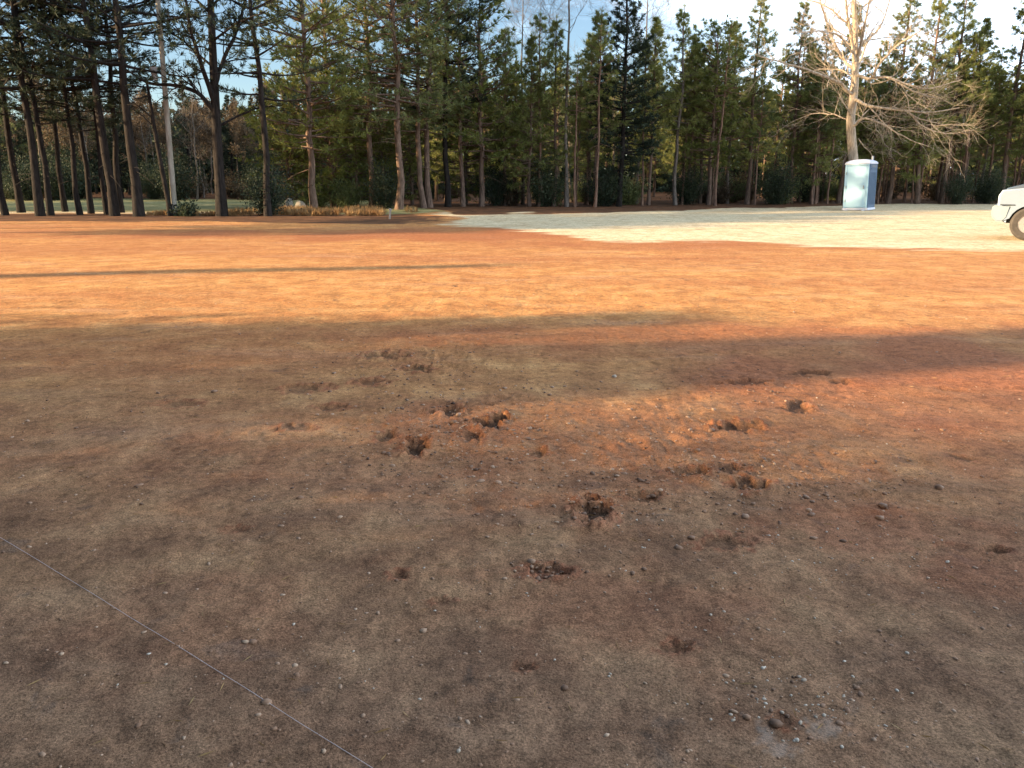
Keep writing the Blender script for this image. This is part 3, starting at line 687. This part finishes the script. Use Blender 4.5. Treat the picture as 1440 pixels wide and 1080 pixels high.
# ------------------------------------------------------------------ forked tree with arching limbs (dark, left)
def limb_tree(name, foot_px, Y, trunk, limbs, barkm, leafed, label, seed, r_tr, twig_l=1.1, kids=(3, 4), maxl=5, nl=12, tdens=1.0):
    g = np.random.default_rng(seed); tb = Tubes(); tw = Tubes() if name == 'bare_shade_tree' else tb; base = np.array([gx(foot_px, Y), Y, 0.])
    root = empty(name, tuple(base))
    def conv(poly):
        out = []
        for (px, py, dy) in poly: out.append(at(px, py, Y + dy) - base)
        return np.array(out)
    def smooth(P, m=4):
        t = np.arange(len(P)); tt = np.linspace(0, len(P) - 1, (len(P) - 1) * m + 1)
        Q = np.column_stack([np.interp(tt, t, P[:, j]) for j in range(3)])
        for _ in range(2): Q[1:-1] = (Q[:-2] + 2 * Q[1:-1] + Q[2:]) / 4
        return Q
    T = smooth(conv(trunk)); T[0] = [0, 0, -.3]
    tb.add(T, np.interp(np.linspace(0, 1, len(T)), [0, .06, .5, 1], [r_tr * 1.35, r_tr, r_tr * .75, r_tr * .3]), 12)
    P, D = [], []
    for (poly, r0, r1) in limbs:
        Q = smooth(conv(poly)); Q[1:] += np.cumsum(g.normal(0, .02, Q[1:].shape), 0)
        tb.add(Q, np.linspace(r0, r1, len(Q)), 7)
        Ln = np.linalg.norm(np.diff(Q, axis=0), axis=1).sum()
        for q in range(int(Ln * 2.6 * tdens)):
            u = g.uniform(.15, 1) * (len(Q) - 1.001); i = int(u); st = Q[i] + (Q[i + 1] - Q[i]) * (u - i); dd = unit(Q[i + 1] - Q[i])
            nd = unit(dd * .8 + g.normal(0, .55, 3) + [0, 0, .12]); f = u / len(Q)
            ll = twig_l * g.uniform(.4, 1.2) * (1.15 - .5 * f)
            n0 = tw.n; grow(tb, tw, st, nd, ll, max(.007, (r0 + (r1 - r0) * f) * .38), 3, g, .03, .75, kids, .22, maxl)
            if leafed:
                lastV = tw.V[-1]; P.append(lastV[-1]); D.append(nd); P.append(st + nd * ll); D.append(nd); P.append(st + nd * ll * .6); D.append(nd)
    part('trunk', tb.mesh('trunk', M[barkm]), root); (part('branches', tw.mesh('branches', M[barkm]), root) if tw is not tb else None)
    if leafed: part('foliage', blade_mesh('foliage', [blades(np.array(P), np.array(D), nl, .24, .034, .65, g)], M['needle_dark']), root)
    tag(root, label, 'tree'); return root
limb_tree('forked_tree', 312, 32.8, [(312, 299, 0), (306, 210, 0), (303, 150, 0), (300, 90, 0), (296, 0, 0), (292, -120, 0), (290, -260, 0)],
    [([(304, 160, 0), (285, 135, -.2), (250, 122, -.3), (205, 118, 0), (180, 100, .3)], .10, .035),
     ([(303, 150, 0), (285, 95, -.5), (272, 60, -1), (262, 0, -1.3), (255, -60, -1.5)], .10, .03),
     ([(303, 120, 0), (318, 80, .5), (335, 45, .8), (346, 10, 1), (355, -60, 1.2)], .09, .03),
     ([(306, 178, 0), (340, 162, .4), (365, 152, .8), (400, 150, 1)], .05, .018),
     ([(300, 95, 0), (260, 60, .8), (225, 35, 1.3), (200, -10, 1.5)], .05, .018),
     ([(298, 60, 0), (330, 30, -1), (375, 10, -1.6)], .05, .018),
     ([(299, 70, 0), (270, 62, -1), (235, 66, -2)], .035, .012),
     ([(297, 20, 0), (250, -20, 0), (210, -50, 0)], .05, .02), ([(297, 10, 0), (345, -40, 0), (390, -60, 0)], .05, .02)],
    'dark_bark', True, 'dark forked tree with arching limbs, first big trunk right of the utility pole', 61, .20, 1.2, (2, 3), 4, 12, 1.5)
# leaning broken-topped trunk beside the pole
limb_tree('snag_tree', 240, 33.2, [(240, 300, 0), (228, 240, 0), (215, 170, 0), (208, 122, 0), (204, 108, 0)],
    [([(213, 165, 0), (195, 145, .3), (180, 137, .5)], .03, .01), ([(210, 135, 0), (190, 138, -.4), (182, 134, -.5)], .03, .01), ([(217, 178, 0), (200, 160, 0), (184, 150, 0)], .03, .008)],
    'dark_bark', False, 'dark leaning broken topped trunk just left of the utility pole', 62, .10, .6, (2, 3), 5, 12, 2.0)
# the big bare shade tree behind the portable toilet
YB = 41.5
limb_tree('bare_shade_tree', 1203, YB,
    [(1203, 289, 0), (1201, 235, 0), (1197, 190, .1), (1196, 165, .1), (1200, 140, .1), (1203, 110, 0), (1203, 70, 0), (1202, 30, 0), (1200, -30, 0), (1199, -120, 0)],
    [([(1198, 132, 0), (1182, 118, -.4), (1165, 112, -.8), (1130, 98, -1.2), (1092, 90, -1.6), (1070, 84, -1.8)], 0.089, 0.022),
     ([(1204, 102, 0), (1188, 85, .6), (1170, 50, 1.0), (1158, 10, 1.4), (1140, -50, 1.6)], 0.081, 0.026),
     ([(1202, 90, 0), (1196, 50, -.6), (1188, 0, -1.0), (1183, -60, -1.2)], 0.089, 0.029),
     ([(1204, 95, 0), (1214, 45, -.5), (1222, 10, -.9), (1232, -50, -1.1)], 0.081, 0.029),
     ([(1205, 100, 0), (1220, 60, .8), (1245, 35, 1.3), (1262, -20, 1.5)], 0.062, 0.022),
     ([(1206, 106, -.2), (1226, 112, -1.2), (1235, 90, -1.8), (1262, 62, -2.2), (1295, 42, -2.5)], 0.081, 0.029),
     ([(1226, 110, -1.2), (1252, 108, -1.8), (1275, 118, -2.2), (1312, 122, -2.4), (1355, 110, -2.6)], 0.068, 0.018),
     ([(1256, 110, -1.8), (1285, 132, -2.2), (1322, 142, -2.3)], 0.048, 0.014),
     ([(1202, 140, 0), (1222, 150, -1.0), (1258, 154, -1.6), (1300, 158, -2.0), (1348, 150, -2.3)], 0.081, 0.022),
     ([(1275, 157, -1.8), (1300, 170, -2), (1320, 175, -2.2), (1362, 176, -2.3)], 0.034, 0.010),
     ([(1280, 160, -1.8), (1300, 182, -2), (1330, 192, -2.1), (1348, 188, -2.3)], 0.034, 0.010),
     ([(1200, 178, 0), (1215, 165, -.9), (1240, 175, -1.4), (1268, 193, -1.7), (1302, 208, -2.0)], 0.062, 0.014),
     ([(1200, 175, 0), (1212, 168, .6), (1226, 152, 1.1)], 0.048, 0.014),
     ([(1198, 165, 0), (1190, 150, -.6), (1180, 138, -1.0)], 0.048, 0.014),
     ([(1197, 170, 0), (1175, 160, .6), (1140, 158, 1.0), (1112, 172, 1.3)], 0.040, 0.010),
     ([(1207, 195, 0), (1218, 208, -.6), (1228, 218, -.8)], 0.024, 0.008),
     ([(1203, 110, 0), (1185, 100, 1.0), (1150, 98, 1.8), (1120, 108, 2.2)], 0.048, 0.014),
     ([(1203, 80, 0), (1180, 50, -1.4), (1150, 42, -2.0), (1118, 48, -2.4)], 0.048, 0.014),
     ([(1203, 60, 0), (1245, 52, 1.5), (1290, 60, 2.2)], 0.040, 0.014),
     ([(1202, 40, 0), (1160, 5, 0), (1110, -5, .5), (1080, -10, .5)], 0.048, 0.014),
     ([(1202, 20, 0), (1240, -10, 0), (1290, -20, .5)], 0.048, 0.014)],
    'pale_bark', False, 'big bare shade tree with pale spreading limbs behind the portable toilet', 63, .24, 1.35, (2, 4), 5, 12, 1.5)

# ------------------------------------------------------------------ unseen trees and shrubs added to the left to shade the field
def uv(u, v): return (u * math.cos(SUN_AZ) - v * math.sin(SUN_AZ), u * math.sin(SUN_AZ) + v * math.cos(SUN_AZ))
for (u, v, key, s, sz, lab) in [
 (-7.0, -1.6, 'dark1', 1.0, 1.3, 'added dense dark pine nearest the camera, outside the left of the view'),
 (-10.5, 1.2, 'dark1', 1.05, 1.25, 'added dense dark pine second from the camera, outside the left of the view'),
 (-9, -5.0, 'dark1', 1.1, 1.3, 'added dense dark pine left of and slightly behind the camera'),
 (-15, .2, 'dark1', 1.15, 1.2, 'third added dense dark pine in the row going left from the camera'),
 (-21, 1.6, 'dark1', 1.1, 1.2, 'fourth added dense dark pine in the row going left from the camera'),
 (-29, .0, 'dark1', 1.15, 1.2, 'fifth added dense dark pine in the row going left from the camera'),
 (-6.0, 3.2, 'bush1', 1.35, .85, 'added rounded dark shrub on the field side, nearest the camera'),
 (-4.8, 1.2, 'dark1', .8, 1.0, 'added small dense dark pine right beside the camera, just outside the left of the view'),
 (-11, 3.6, 'bush1', 2.0, .85, 'added big dark shrub on the field side of the row going left from the camera'),
 (-18.5, 1.9, 'dark1', .9, 1.1, 'added dense dark pine on the field side of that row'),
 (-26, 2.3, 'dark1', .9, 1.0, 'farther added dense dark pine on the field side of that row'),
 (-28, -4.8, 'tall4', 1.0, 1.0, 'broad pine farthest left, a little behind the camera'),
 (-12.5, 6.6, 'bush1', 1.6, .9, 'added dark shrub outside the left, nearest the view edge'),
 (-11.5, 4.9, 'bush1', 1.9, .85, 'added big dark shrub outside the left, left of the footprints'),
 (-15, 5.9, 'bush1', 1.9, .85, 'added big dark shrub outside the left, nearest the footprints'),
 (-13.2, 7.7, 'bush1', 2.1, .85, 'added big dark shrub outside the left, just before the cedars'),
 (-14.6, 8.2, 'bush1', 2.3, .85, 'biggest added dark shrub outside the left, between the cedars'),
 (-19, 6.25, 'column', 1.2, .72, 'added narrow dense cedar outside the left, nearer of the two slim ones'),
 (-15, 6.75, 'column', .9, 1.0, 'second added narrow dense cedar outside the left, in line with the first'),
 (-26, 8.7, 'column', 1.7, .47, 'added wide dense cedar outside the left, farthest from the camera'),
 (-21, 8.4, 'column', 1.3, .45, 'added low dense cedar outside the left, in front of the wide one'),
 (-27, 4.9, 'hard3', 1.1, 1.1, 'bare tree outside the left of the view that dapples the footprints'),
 (-30, 26.3, 'high', 1.0, .80, 'high crowned pine outside the left, nearest of the three by the clearing'),
 (-27, 28.3, 'high', 1.15, .78, 'high crowned pine outside the left, middle of the three by the clearing'),
 (-26, 31.0, 'high', 1.1, .88, 'high crowned pine outside the left, farthest of the three by the clearing')]:
    x, y = uv(u, v); put(key, x, y, s, None, lab, 'unseen trees and shrubs placed on the left for their shade', sz=s * sz)
for (x, y) in [(-5.5, -4.5), (-2.2, -5.2), (1.2, -4.8), (4.6, -5.5), (8.2, -4.4), (-8.5, -7), (-.5, -8.5), (6.5, -9), (11.5, -6.5), (-3.2, -2.4), (-4.6, -.9)]:  # unseen pines added to block sky light from the foreground
    put('dark1', x, y, 1.1, None, 'added dense dark pine behind the camera, cutting sky light', 'added pines behind the camera', sz=1.6)
for i in range(26):
    u = -24 - random.random() * 38; v = 42 + random.random() * 14
    x, y = uv(u, v)
    if -x < y * .66: continue
    put(random.choice(['tall1', 'tall2', 'tall3']), x, y, random.uniform(.85, 1.05), None, 'pine of the left wood outside the view', 'pines of the left wood outside the view')

# ------------------------------------------------------------------ boxes, bevels
def bm_box(bm, c, s, bev=0.0, rot=None, seg=2):
    r = bmesh.ops.create_cube(bm, size=1); vs = r['verts']
    for v in vs: v.co = Vector((v.co.x * s[0], v.co.y * s[1], v.co.z * s[2]))
    if bev > 0:
        es = list({e for v in vs for e in v.link_edges}); q = bmesh.ops.bevel(bm, geom=es, offset=bev, segments=seg, affect='EDGES'); vs = list({v for f in q['faces'] for v in f.verts} | {v for v in vs if v.is_valid})
    if rot is not None:
        for v in vs: v.co = rot @ v.co
    for v in vs: v.co += Vector(c)
    return vs
def bm_cyl(bm, c, r, d, axis='Z', seg=24, r2=None):
    q = bmesh.ops.create_cone(bm, cap_ends=True, segments=seg, radius1=r, radius2=r if r2 is None else r2, depth=d)
    m = {'Z': Matrix.Identity(3), 'Y': Matrix.Rotation(R(90), 3, 'X'), 'X': Matrix.Rotation(R(90), 3, 'Y')}[axis]
    for v in q['verts']: v.co = m @ v.co + Vector(c)
    return q['verts']
def fin(name, bm, mat, parent, smooth=True):
    me = bpy.data.meshes.new(name); bmesh.ops.recalc_face_normals(bm, faces=bm.faces); bm.to_mesh(me); bm.free(); me.materials.append(mat)
    if smooth:
        for p_ in me.polygons: p_.use_smooth = True
        try: me.set_sharp_from_angle(angle=R(32))
        except Exception: pass
    return part(name, me, parent)

# ------------------------------------------------------------------ utility pole
M['metal'] = simple('grey_metal', (.35, .36, .37), .5, .6)
pb = (gx(246, 33.4), 33.4)
pr = empty('utility_pole', (pb[0], pb[1], 0))
tb = Tubes(); lean = at(222, 0, 33.4) - np.array([pb[0], 33.4, 0]); top = lean * 1.15
tb.add(np.array([[0, 0, -.3], top * .5, top]), [.115, .10, .085], 14); pl = part('pole', tb.mesh('pole', M['pole_wood']), pr)
bm = bmesh.new(); q = lean * .655
bm_box(bm, (q[0] - .19, q[1] - .02, q[2]), (.28, .05, .05)); fin('bracket', bm, M['metal'], pr)
bm = bmesh.new(); bm_cyl(bm, (q[0] - .36, q[1] - .02, q[2] + .12), .10, .42, 'Z', 16, .12); bm_cyl(bm, (q[0] - .36, q[1] - .02, q[2] + .36), .13, .06, 'Z', 16); fin('lamp_housing', bm, simple('housing_grey', (.42, .38, .35), .6), pr)
bm = bmesh.new(); bm_cyl(bm, (top[0], top[1], top[2] + .02), .12, .05); fin('pole_cap', bm, M['metal'], pr)
tag(pr, 'tall pale wooden utility pole with a small light fitting, among dark trunks', 'utility pole')
# off-view pole that throws the single thin shadow across the lit field
x, y = uv(-23.5, 14.75)
p2 = empty('utility_pole', (x, y, 0)); tb = Tubes(); tb.add([[0, 0, -.3], [0, 0, 3], [0.05, 0, 6.3]], [.34, .32, .26], 14); part('pole', tb.mesh('pole', M['pole_wood']), p2)
bm = bmesh.new(); bm_cyl(bm, (.05, 0, 6.32), .27, .05); fin('pole_cap', bm, M['metal'], p2)
tag(p2, 'short stout pole outside the left of the view, throwing one thin shadow', 'utility pole')

# pale boulder, dark brush pile and stake
def boulder(name, px, Y, r, mat, label, cat, flat=.75):
    v = rv2 * (1 + .35 * np.array([vn(np.array([a * 2 + px]), np.array([b * 2 + c * 1.7]), 9)[0] for a, b, c in rv2])[:, None]) * np.array([r, r * .8, r * flat])
    o = part(name, mesh_np(name, v, rf2.ravel(), 3, mat, True), None); o.location = (gx(px, Y), Y, r * flat * .6); tag(o, label, cat)
boulder('boulder', 422, 38.6, .26, simple('pale_rock', (.34, .29, .22), .9), 'pale boulder in dry grass left of the lit pine trunk', 'boulder', 1.0)
boulder('boulder', 407, 39.4, .22, simple('grey_rock', (.26, .23, .19), .9), 'small grey rock in dry grass left of the pale boulder', 'boulder', 1.5)
tm, fm = bush(77, .42, .6, 'needle_dark', 900, .14, .06, 10)
r = empty('brush_pile', (gx(262, 33), 33, 0)); part('stems', tm, r); part('foliage', fm, r); tag(r, 'low dark brush pile just right of the utility pole foot', 'brush pile')
bm = bmesh.new(); bm_box(bm, (0, 0, .18), (.07, .04, .40), .008); bm_box(bm, (0, 0, .34), (.14, .03, .05), .005)
o = fin('survey_stake', bm, simple('weathered_lath', (.34, .27, .22), .9), None); o.location = (gx(548, 31), 31, 0); o.rotation_euler = (.05, .1, .4)
tag(o, 'short weathered wooden stake at the field edge in front of the reddish pine', 'stake')

# ------------------------------------------------------------------ portable toilet
M['toilet_side'] = simple('blue_plastic', (.07, .12, .19), .5, var=.08, scale=2)
M['toilet_door'] = simple('pale_blue_plastic', (.42, .64, .76), .62, var=.05, scale=2)
M['toilet_roof'] = simple('white_translucent_plastic', (.72, .72, .78), .4, var=.05)
M['grey_plastic'] = simple('grey_plastic', (.30, .32, .34), .5)
ty = 38.5; tx = gx(1207, ty)
t = empty('portable_toilet', (tx, ty, .0), 0)
vd = math.atan2(tx, ty)               # view azimuth
t.rotation_euler = (0, R(-2.0), -vd - R(17))  # local -y is the door side
def wall(parent, c, s, name='side_wall'):
    bm = bmesh.new(); bm_box(bm, c, s, .015); return fin(name, bm, M['toilet_side'], parent)
bm = bmesh.new(); bm_box(bm, (0, 0, .07), (1.16, 1.16, .10), .02)
for sx in (-.38, .38): bm_box(bm, (sx, 0, .02), (.12, 1.3, .08), .015)
fin('skid_base', bm, M['toilet_roof'], t)
for sx in (-1, 1):
    wl = wall(t, (sx * .535, 0, 1.10), (.05, 1.08, 1.96))
    bm = bmesh.new()
    for k in range(5): bm_box(bm, (sx * .566, -.36 + k * .18, .98), (.018, .05, 1.45), .006)
    bm_box(bm, (sx * .568, 0, 1.86), (.02, .8, .05), .005)
    fin('ribs', bm, M['toilet_side'], wl)
    bm = bmesh.new()
    for k in range(5): bm_box(bm, (sx * .572, 0, 1.93 + k * .022), (.012, .62, .010), .002)
    fin('vent', bm, M['grey_plastic'], wl)
wall(t, (0, .535, 1.10), (1.02, .05, 1.96), 'back_wall')
bm = bmesh.new()
for sx in (-1, 1): bm_box(bm, (sx * .485, -.545, 1.10), (.09, .06, 1.96), .012)
bm_box(bm, (0, -.545, 2.05), (.88, .06, .07), .012); fin('door_frame', bm, M['toilet_door'], t)
bm = bmesh.new(); bm_box(bm, (0, -.548, 1.07), (.872, .045, 1.87), .012)
for z0 in (.55, 1.45): bm_box(bm, (0, -.573, z0), (.66, .018, .72), .008)
dr = fin('door', bm, M['toilet_door'], t)
bm = bmesh.new(); bm_box(bm, (.34, -.60, 1.05), (.05, .04, .16), .01); fin('handle', bm, M['grey_plastic'], dr)
bm = bmesh.new()
for k in range(3): bm_cyl(bm, (-.455, -.582, .45 + k * .62), .016, .12, 'Z', 10)
fin('hinge', bm, M['grey_plastic'], dr)
bm = bmesh.new()
rows = [(0.60, 2.08), (.60, 2.13), (.54, 2.20), (.40, 2.26), (.20, 2.295)]; rings = []
for (hw, z0) in rows:
    ring = []
    for (sx, sy) in ((-1, -1), (1, -1), (1, 1), (-1, 1)):
        for q_ in range(4):
            a = math.atan2(sy, sx) - R(45) + R(30) * q_; rad = .14 * hw / .6
            ring.append(bm.verts.new((sx * (hw - rad) + math.cos(a) * rad, sy * (hw - rad) + math.sin(a) * rad, z0)))
    rings.append(ring)
for a, b_ in zip(rings[:-1], rings[1:]):
    for i in range(16): bm.faces.new((a[i], a[(i + 1) % 16], b_[(i + 1) % 16], b_[i]))
bm.faces.new(rings[-1]); bm.faces.new(rings[0][::-1]); fin('roof', bm, M['toilet_roof'], t)
bm = bmesh.new(); bm_cyl(bm, (.36, .40, 2.30), .05, .28, 'Z', 14); fin('vent_pipe', bm, M['grey_plastic'], t)
tag(t, 'pale blue portable toilet with white roof standing in front of the bare shade tree', 'portable toilet')

# ------------------------------------------------------------------ parked car (only its nose enters the view)
M['paint'] = simple('silver_white_paint', (.28, .34, .42), .28, .25, var=.03, scale=1.5, coat=.6)
M['hood_sky_tint'] = simple('sky_tinted_hood_paint', (.10, .14, .20), .22, .3, var=.03, coat=.8)  # dark blue sky reflection put into the hood colour
M['bumper'] = simple('satin_silver_bumper', (.13, .17, .20), .5, .0, var=.05)
M['tyre'] = simple('dusty_rubber', (.06, .05, .042), .9, var=.3, scale=9)
M['rim'] = simple('alloy', (.62, .60, .60), .3, .8)
M['black'] = simple('black_plastic', (.015, .015, .016), .6)
M['glass'] = simple('tinted_glass', (.02, .025, .03), .05, var=0, coat=1)
M['lens'] = simple('clear_lens', (.28, .29, .30), .12, var=.1, coat=1)
M['red_lens'] = simple('red_lens', (.35, .01, .01), .2, coat=1)
CW = .93                                    # half width; local +x is forward
WX = (1.42, -1.42); WR = .385
lower = [(2.10, .62), (2.11, 1.02), (2.05, 1.15), (1.15, 1.26), (1.0, 1.23), (-2.1, 1.22), (-2.28, 1.15), (-2.32, .60), (-2.25, .42)]
def arch(cx, r=.47, n_=12): return [(cx + r * math.cos(a), max(.40, .385 + r * math.sin(a))) for a in np.linspace(math.pi, 0, n_)]
outline = lower + arch(-1.42) + [( -.9, .40), (.9, .40)] + arch(1.42) + [(2.02, .44)]
def prism(name, pts_, hw, mat, parent, bev=.05, tuck=0.0):
    bm = bmesh.new(); a = [bm.verts.new((x, -hw, z)) for x, z in pts_]; b_ = [bm.verts.new((x, hw, z)) for x, z in pts_]
    fa = bm.faces.new(a); fb = bm.faces.new(b_[::-1]); n_ = len(a)
    for i in range(n_): bm.faces.new((a[i], b_[i], b_[(i + 1) % n_], a[(i + 1) % n_]))
    if bev:
        es = list(fa.edges) + list(fb.edges); bmesh.ops.bevel(bm, geom=es, offset=bev, segments=3, affect='EDGES')
    for v in bm.verts:
        if tuck and v.co.z > .9: v.co.y *= 1 - tuck * (v.co.z - .9)
        if v.co.x > 1.7: v.co.y *= 1 - .16 * ((v.co.x - 1.7) / .6) ** 1.6
    return fin(name, bm, mat, parent)
car = empty('parked_car', (0, 0, 0))
prism('body', outline, CW, M['paint'], car, .045, .10)
prism('hood', [(2.01, 1.12), (1.95, 1.20), (1.6, 1.30), (1.06, 1.37), (1.02, 1.20)], CW * .90, M['hood_sky_tint'], car, .03)
prism('bumper', [(2.17, .50), (2.22, .60), (2.21, .76), (2.16, .80), (1.84, .80), (1.83, .77), (1.88, .52), (1.96, .42), (2.10, .43)], CW * 1.015, M['bumper'], car, .025)
bm = bmesh.new()
for s_ in (-1, 1): bm_box(bm, (1.90, s_ * (CW - .012), .815), (.30, .03, .022), .004)
fin('trim_strip', bm, M['black'], car)
prism('bumper', [(-2.30, .50), (-2.30, .78), (-2.36, .80), (-2.46, .74), (-2.46, .52), (-2.40, .46)], CW * .98, M['bumper'], car, .03)
gh = prism('cabin', [(1.02, 1.22), (.20, 1.78), (-.1, 1.83), (-1.9, 1.80), (-2.25, 1.22)], CW * .93, M['paint'], car, .05)
for v in gh.data.vertices: v.co.y *= 1 - .22 * max(0, v.co.z - 1.22)
def pane(pts3, name='window'):
    bm = bmesh.new(); vs = [bm.verts.new(p_) for p_ in pts3]; f = bm.faces.new(vs); r_ = bmesh.ops.solidify(bm, geom=[f], thickness=.012); return fin(name, bm, M['glass'], car, False)
def yy2(z): return CW * .93 * (1 - .22 * max(0, z - 1.22)) + .006
for s_ in (-1, 1):
    for (a, b_, c, d_) in ((.72, .12, -.52, -.52), (-.60, -.60, -1.42, -1.42)):
        pane([(a, s_ * yy2(1.28), 1.28), (b_, s_ * yy2(1.70), 1.70), (c, s_ * yy2(1.70), 1.70), (d_, s_ * yy2(1.28), 1.28)])
    pane([(-1.50, s_ * yy2(1.28), 1.28), (-1.50, s_ * yy2(1.68), 1.68), (-1.85, s_ * yy2(1.68), 1.68), (-2.08, s_ * yy2(1.28), 1.28)])
nv = np.array([.56, 0, .82]) * .012
pane([(.98 + nv[0], -.74, 1.26 + nv[2]), (.98 + nv[0], .74, 1.26 + nv[2]), (.26 + nv[0], .66, 1.745 + nv[2]), (.26 + nv[0], -.66, 1.745 + nv[2])], 'windscreen')
pane([(-2.262, -.70, 1.28), (-2.262, .70, 1.28), (-1.945, .62, 1.74), (-1.945, -.62, 1.74)], 'rear_window')
for s_ in (-1, 1):
    bm = bmesh.new(); bm_box(bm, (2.03, s_ * .62, .985), (.13, .34, .15), .03); fin('headlight', bm, M['lens'], car)
    bm = bmesh.new(); bm_box(bm, (1.97, s_ * .795, .98), (.20, .09, .12), .02); fin('marker_lamp', bm, simple('side_lens', (.50, .42, .36), .2, coat=1), car)
    bm = bmesh.new(); bm_box(bm, (-2.30, s_ * .80, .98), (.06, .16, .34), .015); fin('tail_light', bm, M['red_lens'], car)
    bm = bmesh.new(); bm_box(bm, (.82, s_ * 1.0, 1.30), (.10, .18, .14), .03); fin('side_mirror', bm, M['black'], car)
    bm = bmesh.new()
    for hx in (-.30, -1.22): bm_box(bm, (hx, s_ * (CW + .005), 1.05), (.18, .03, .03), .008)
    fin('door_handle', bm, M['black'], car)
    bm = bmesh.new()
    for hx in (.90, -.48): bm_box(bm, (hx, s_ * (CW - .003), .85), (.010, .012, .72))
    bm_box(bm, (.2, s_ * (CW + .002), .66), (2.1, .02, .05), .006); fin('door_seams', bm, M['black'], car, False)
bm = bmesh.new(); bm_box(bm, (2.10, 0, .96), (.04, .86, .18), .01)
fin('grille', bm, M['black'], car)
bm = bmesh.new(); bm_box(bm, (0, 0, .50), (3.9, 1.2, .24), .02)
for wx in WX: bm_box(bm, (wx, 0, .62), (.88, 1.6, .44), .02)
fin('underbody', bm, M['black'], car)
def wheel_meshes():
    bm = bmesh.new(); prof = [(.22, -.11), (.33, -.125), (.372, -.10), (WR, -.06), (WR, .06), (.372, .10), (.33, .125), (.22, .11)]; n_ = 40; rg = []
    for k in range(n_):
        a = 2 * math.pi * k / n_; rg.append([bm.verts.new((r_ * math.cos(a), y_, r_ * math.sin(a))) for r_, y_ in prof])
    for k in range(n_):
        for j in range(len(prof) - 1): bm.faces.new((rg[k][j], rg[(k + 1) % n_][j], rg[(k + 1) % n_][j + 1], rg[k][j + 1]))
    ty_ = bm
    bm2 = bmesh.new(); bm_cyl(bm2, (0, -.04, 0), .225, .10, 'Y', 32)
    for k in range(5):
        a = 2 * math.pi * k / 5; bm_box(bm2, (math.cos(a) * .13, -.098, math.sin(a) * .13), (.17, .03, .07), .01, None) if False else None
        rot = Matrix.Rotation(-a, 3, 'Y'); vs = bm_box(bm2, (0, 0, 0), (.17, .03, .06), .008)
        for v in vs: v.co = rot @ (v.co + Vector((.125, -.10, 0)))
    bm_cyl(bm2, (0, -.105, 0), .05, .03, 'Y', 16)
    return ty_, bm2
for wx in WX:
    for s_ in (-1, 1):
        wh = bpy.data.objects.new('wheel', None); link(wh, car); wh.location = (wx, s_ * (CW - .13), WR); wh.rotation_euler = (0, random.uniform(0, 1), 0 if s_ < 0 else math.pi)
        a, b_ = wheel_meshes(); fin('tyre', a, M['tyre'], wh); fin('rim', b_, M['rim'], wh)
# right-hand front wheel touches the ground at picture point (1449, 338)
hx, hy = gp(1443, 337); va = math.atan2(hx, hy)
yaw = math.pi - va - R(2) ; yaw = math.pi - va + R(0)
# forward points left and away from the camera; the side facing the camera is local +y
fwd = Vector((math.cos(yaw), math.sin(yaw))); lft = Vector((-fwd.y, fwd.x))
car.rotation_euler = (0, 0, yaw)
car.scale = (1.08, 1.08, 1.08); off = (fwd * WX[0] + lft * (CW - .13)) * 1.08
car.location = (hx - off.x, hy - off.y, zground(hx, hy))
tag(car, 'silver car with hood toned dark by sky reflection and dusty wheels, its nose entering at the right edge', 'car')
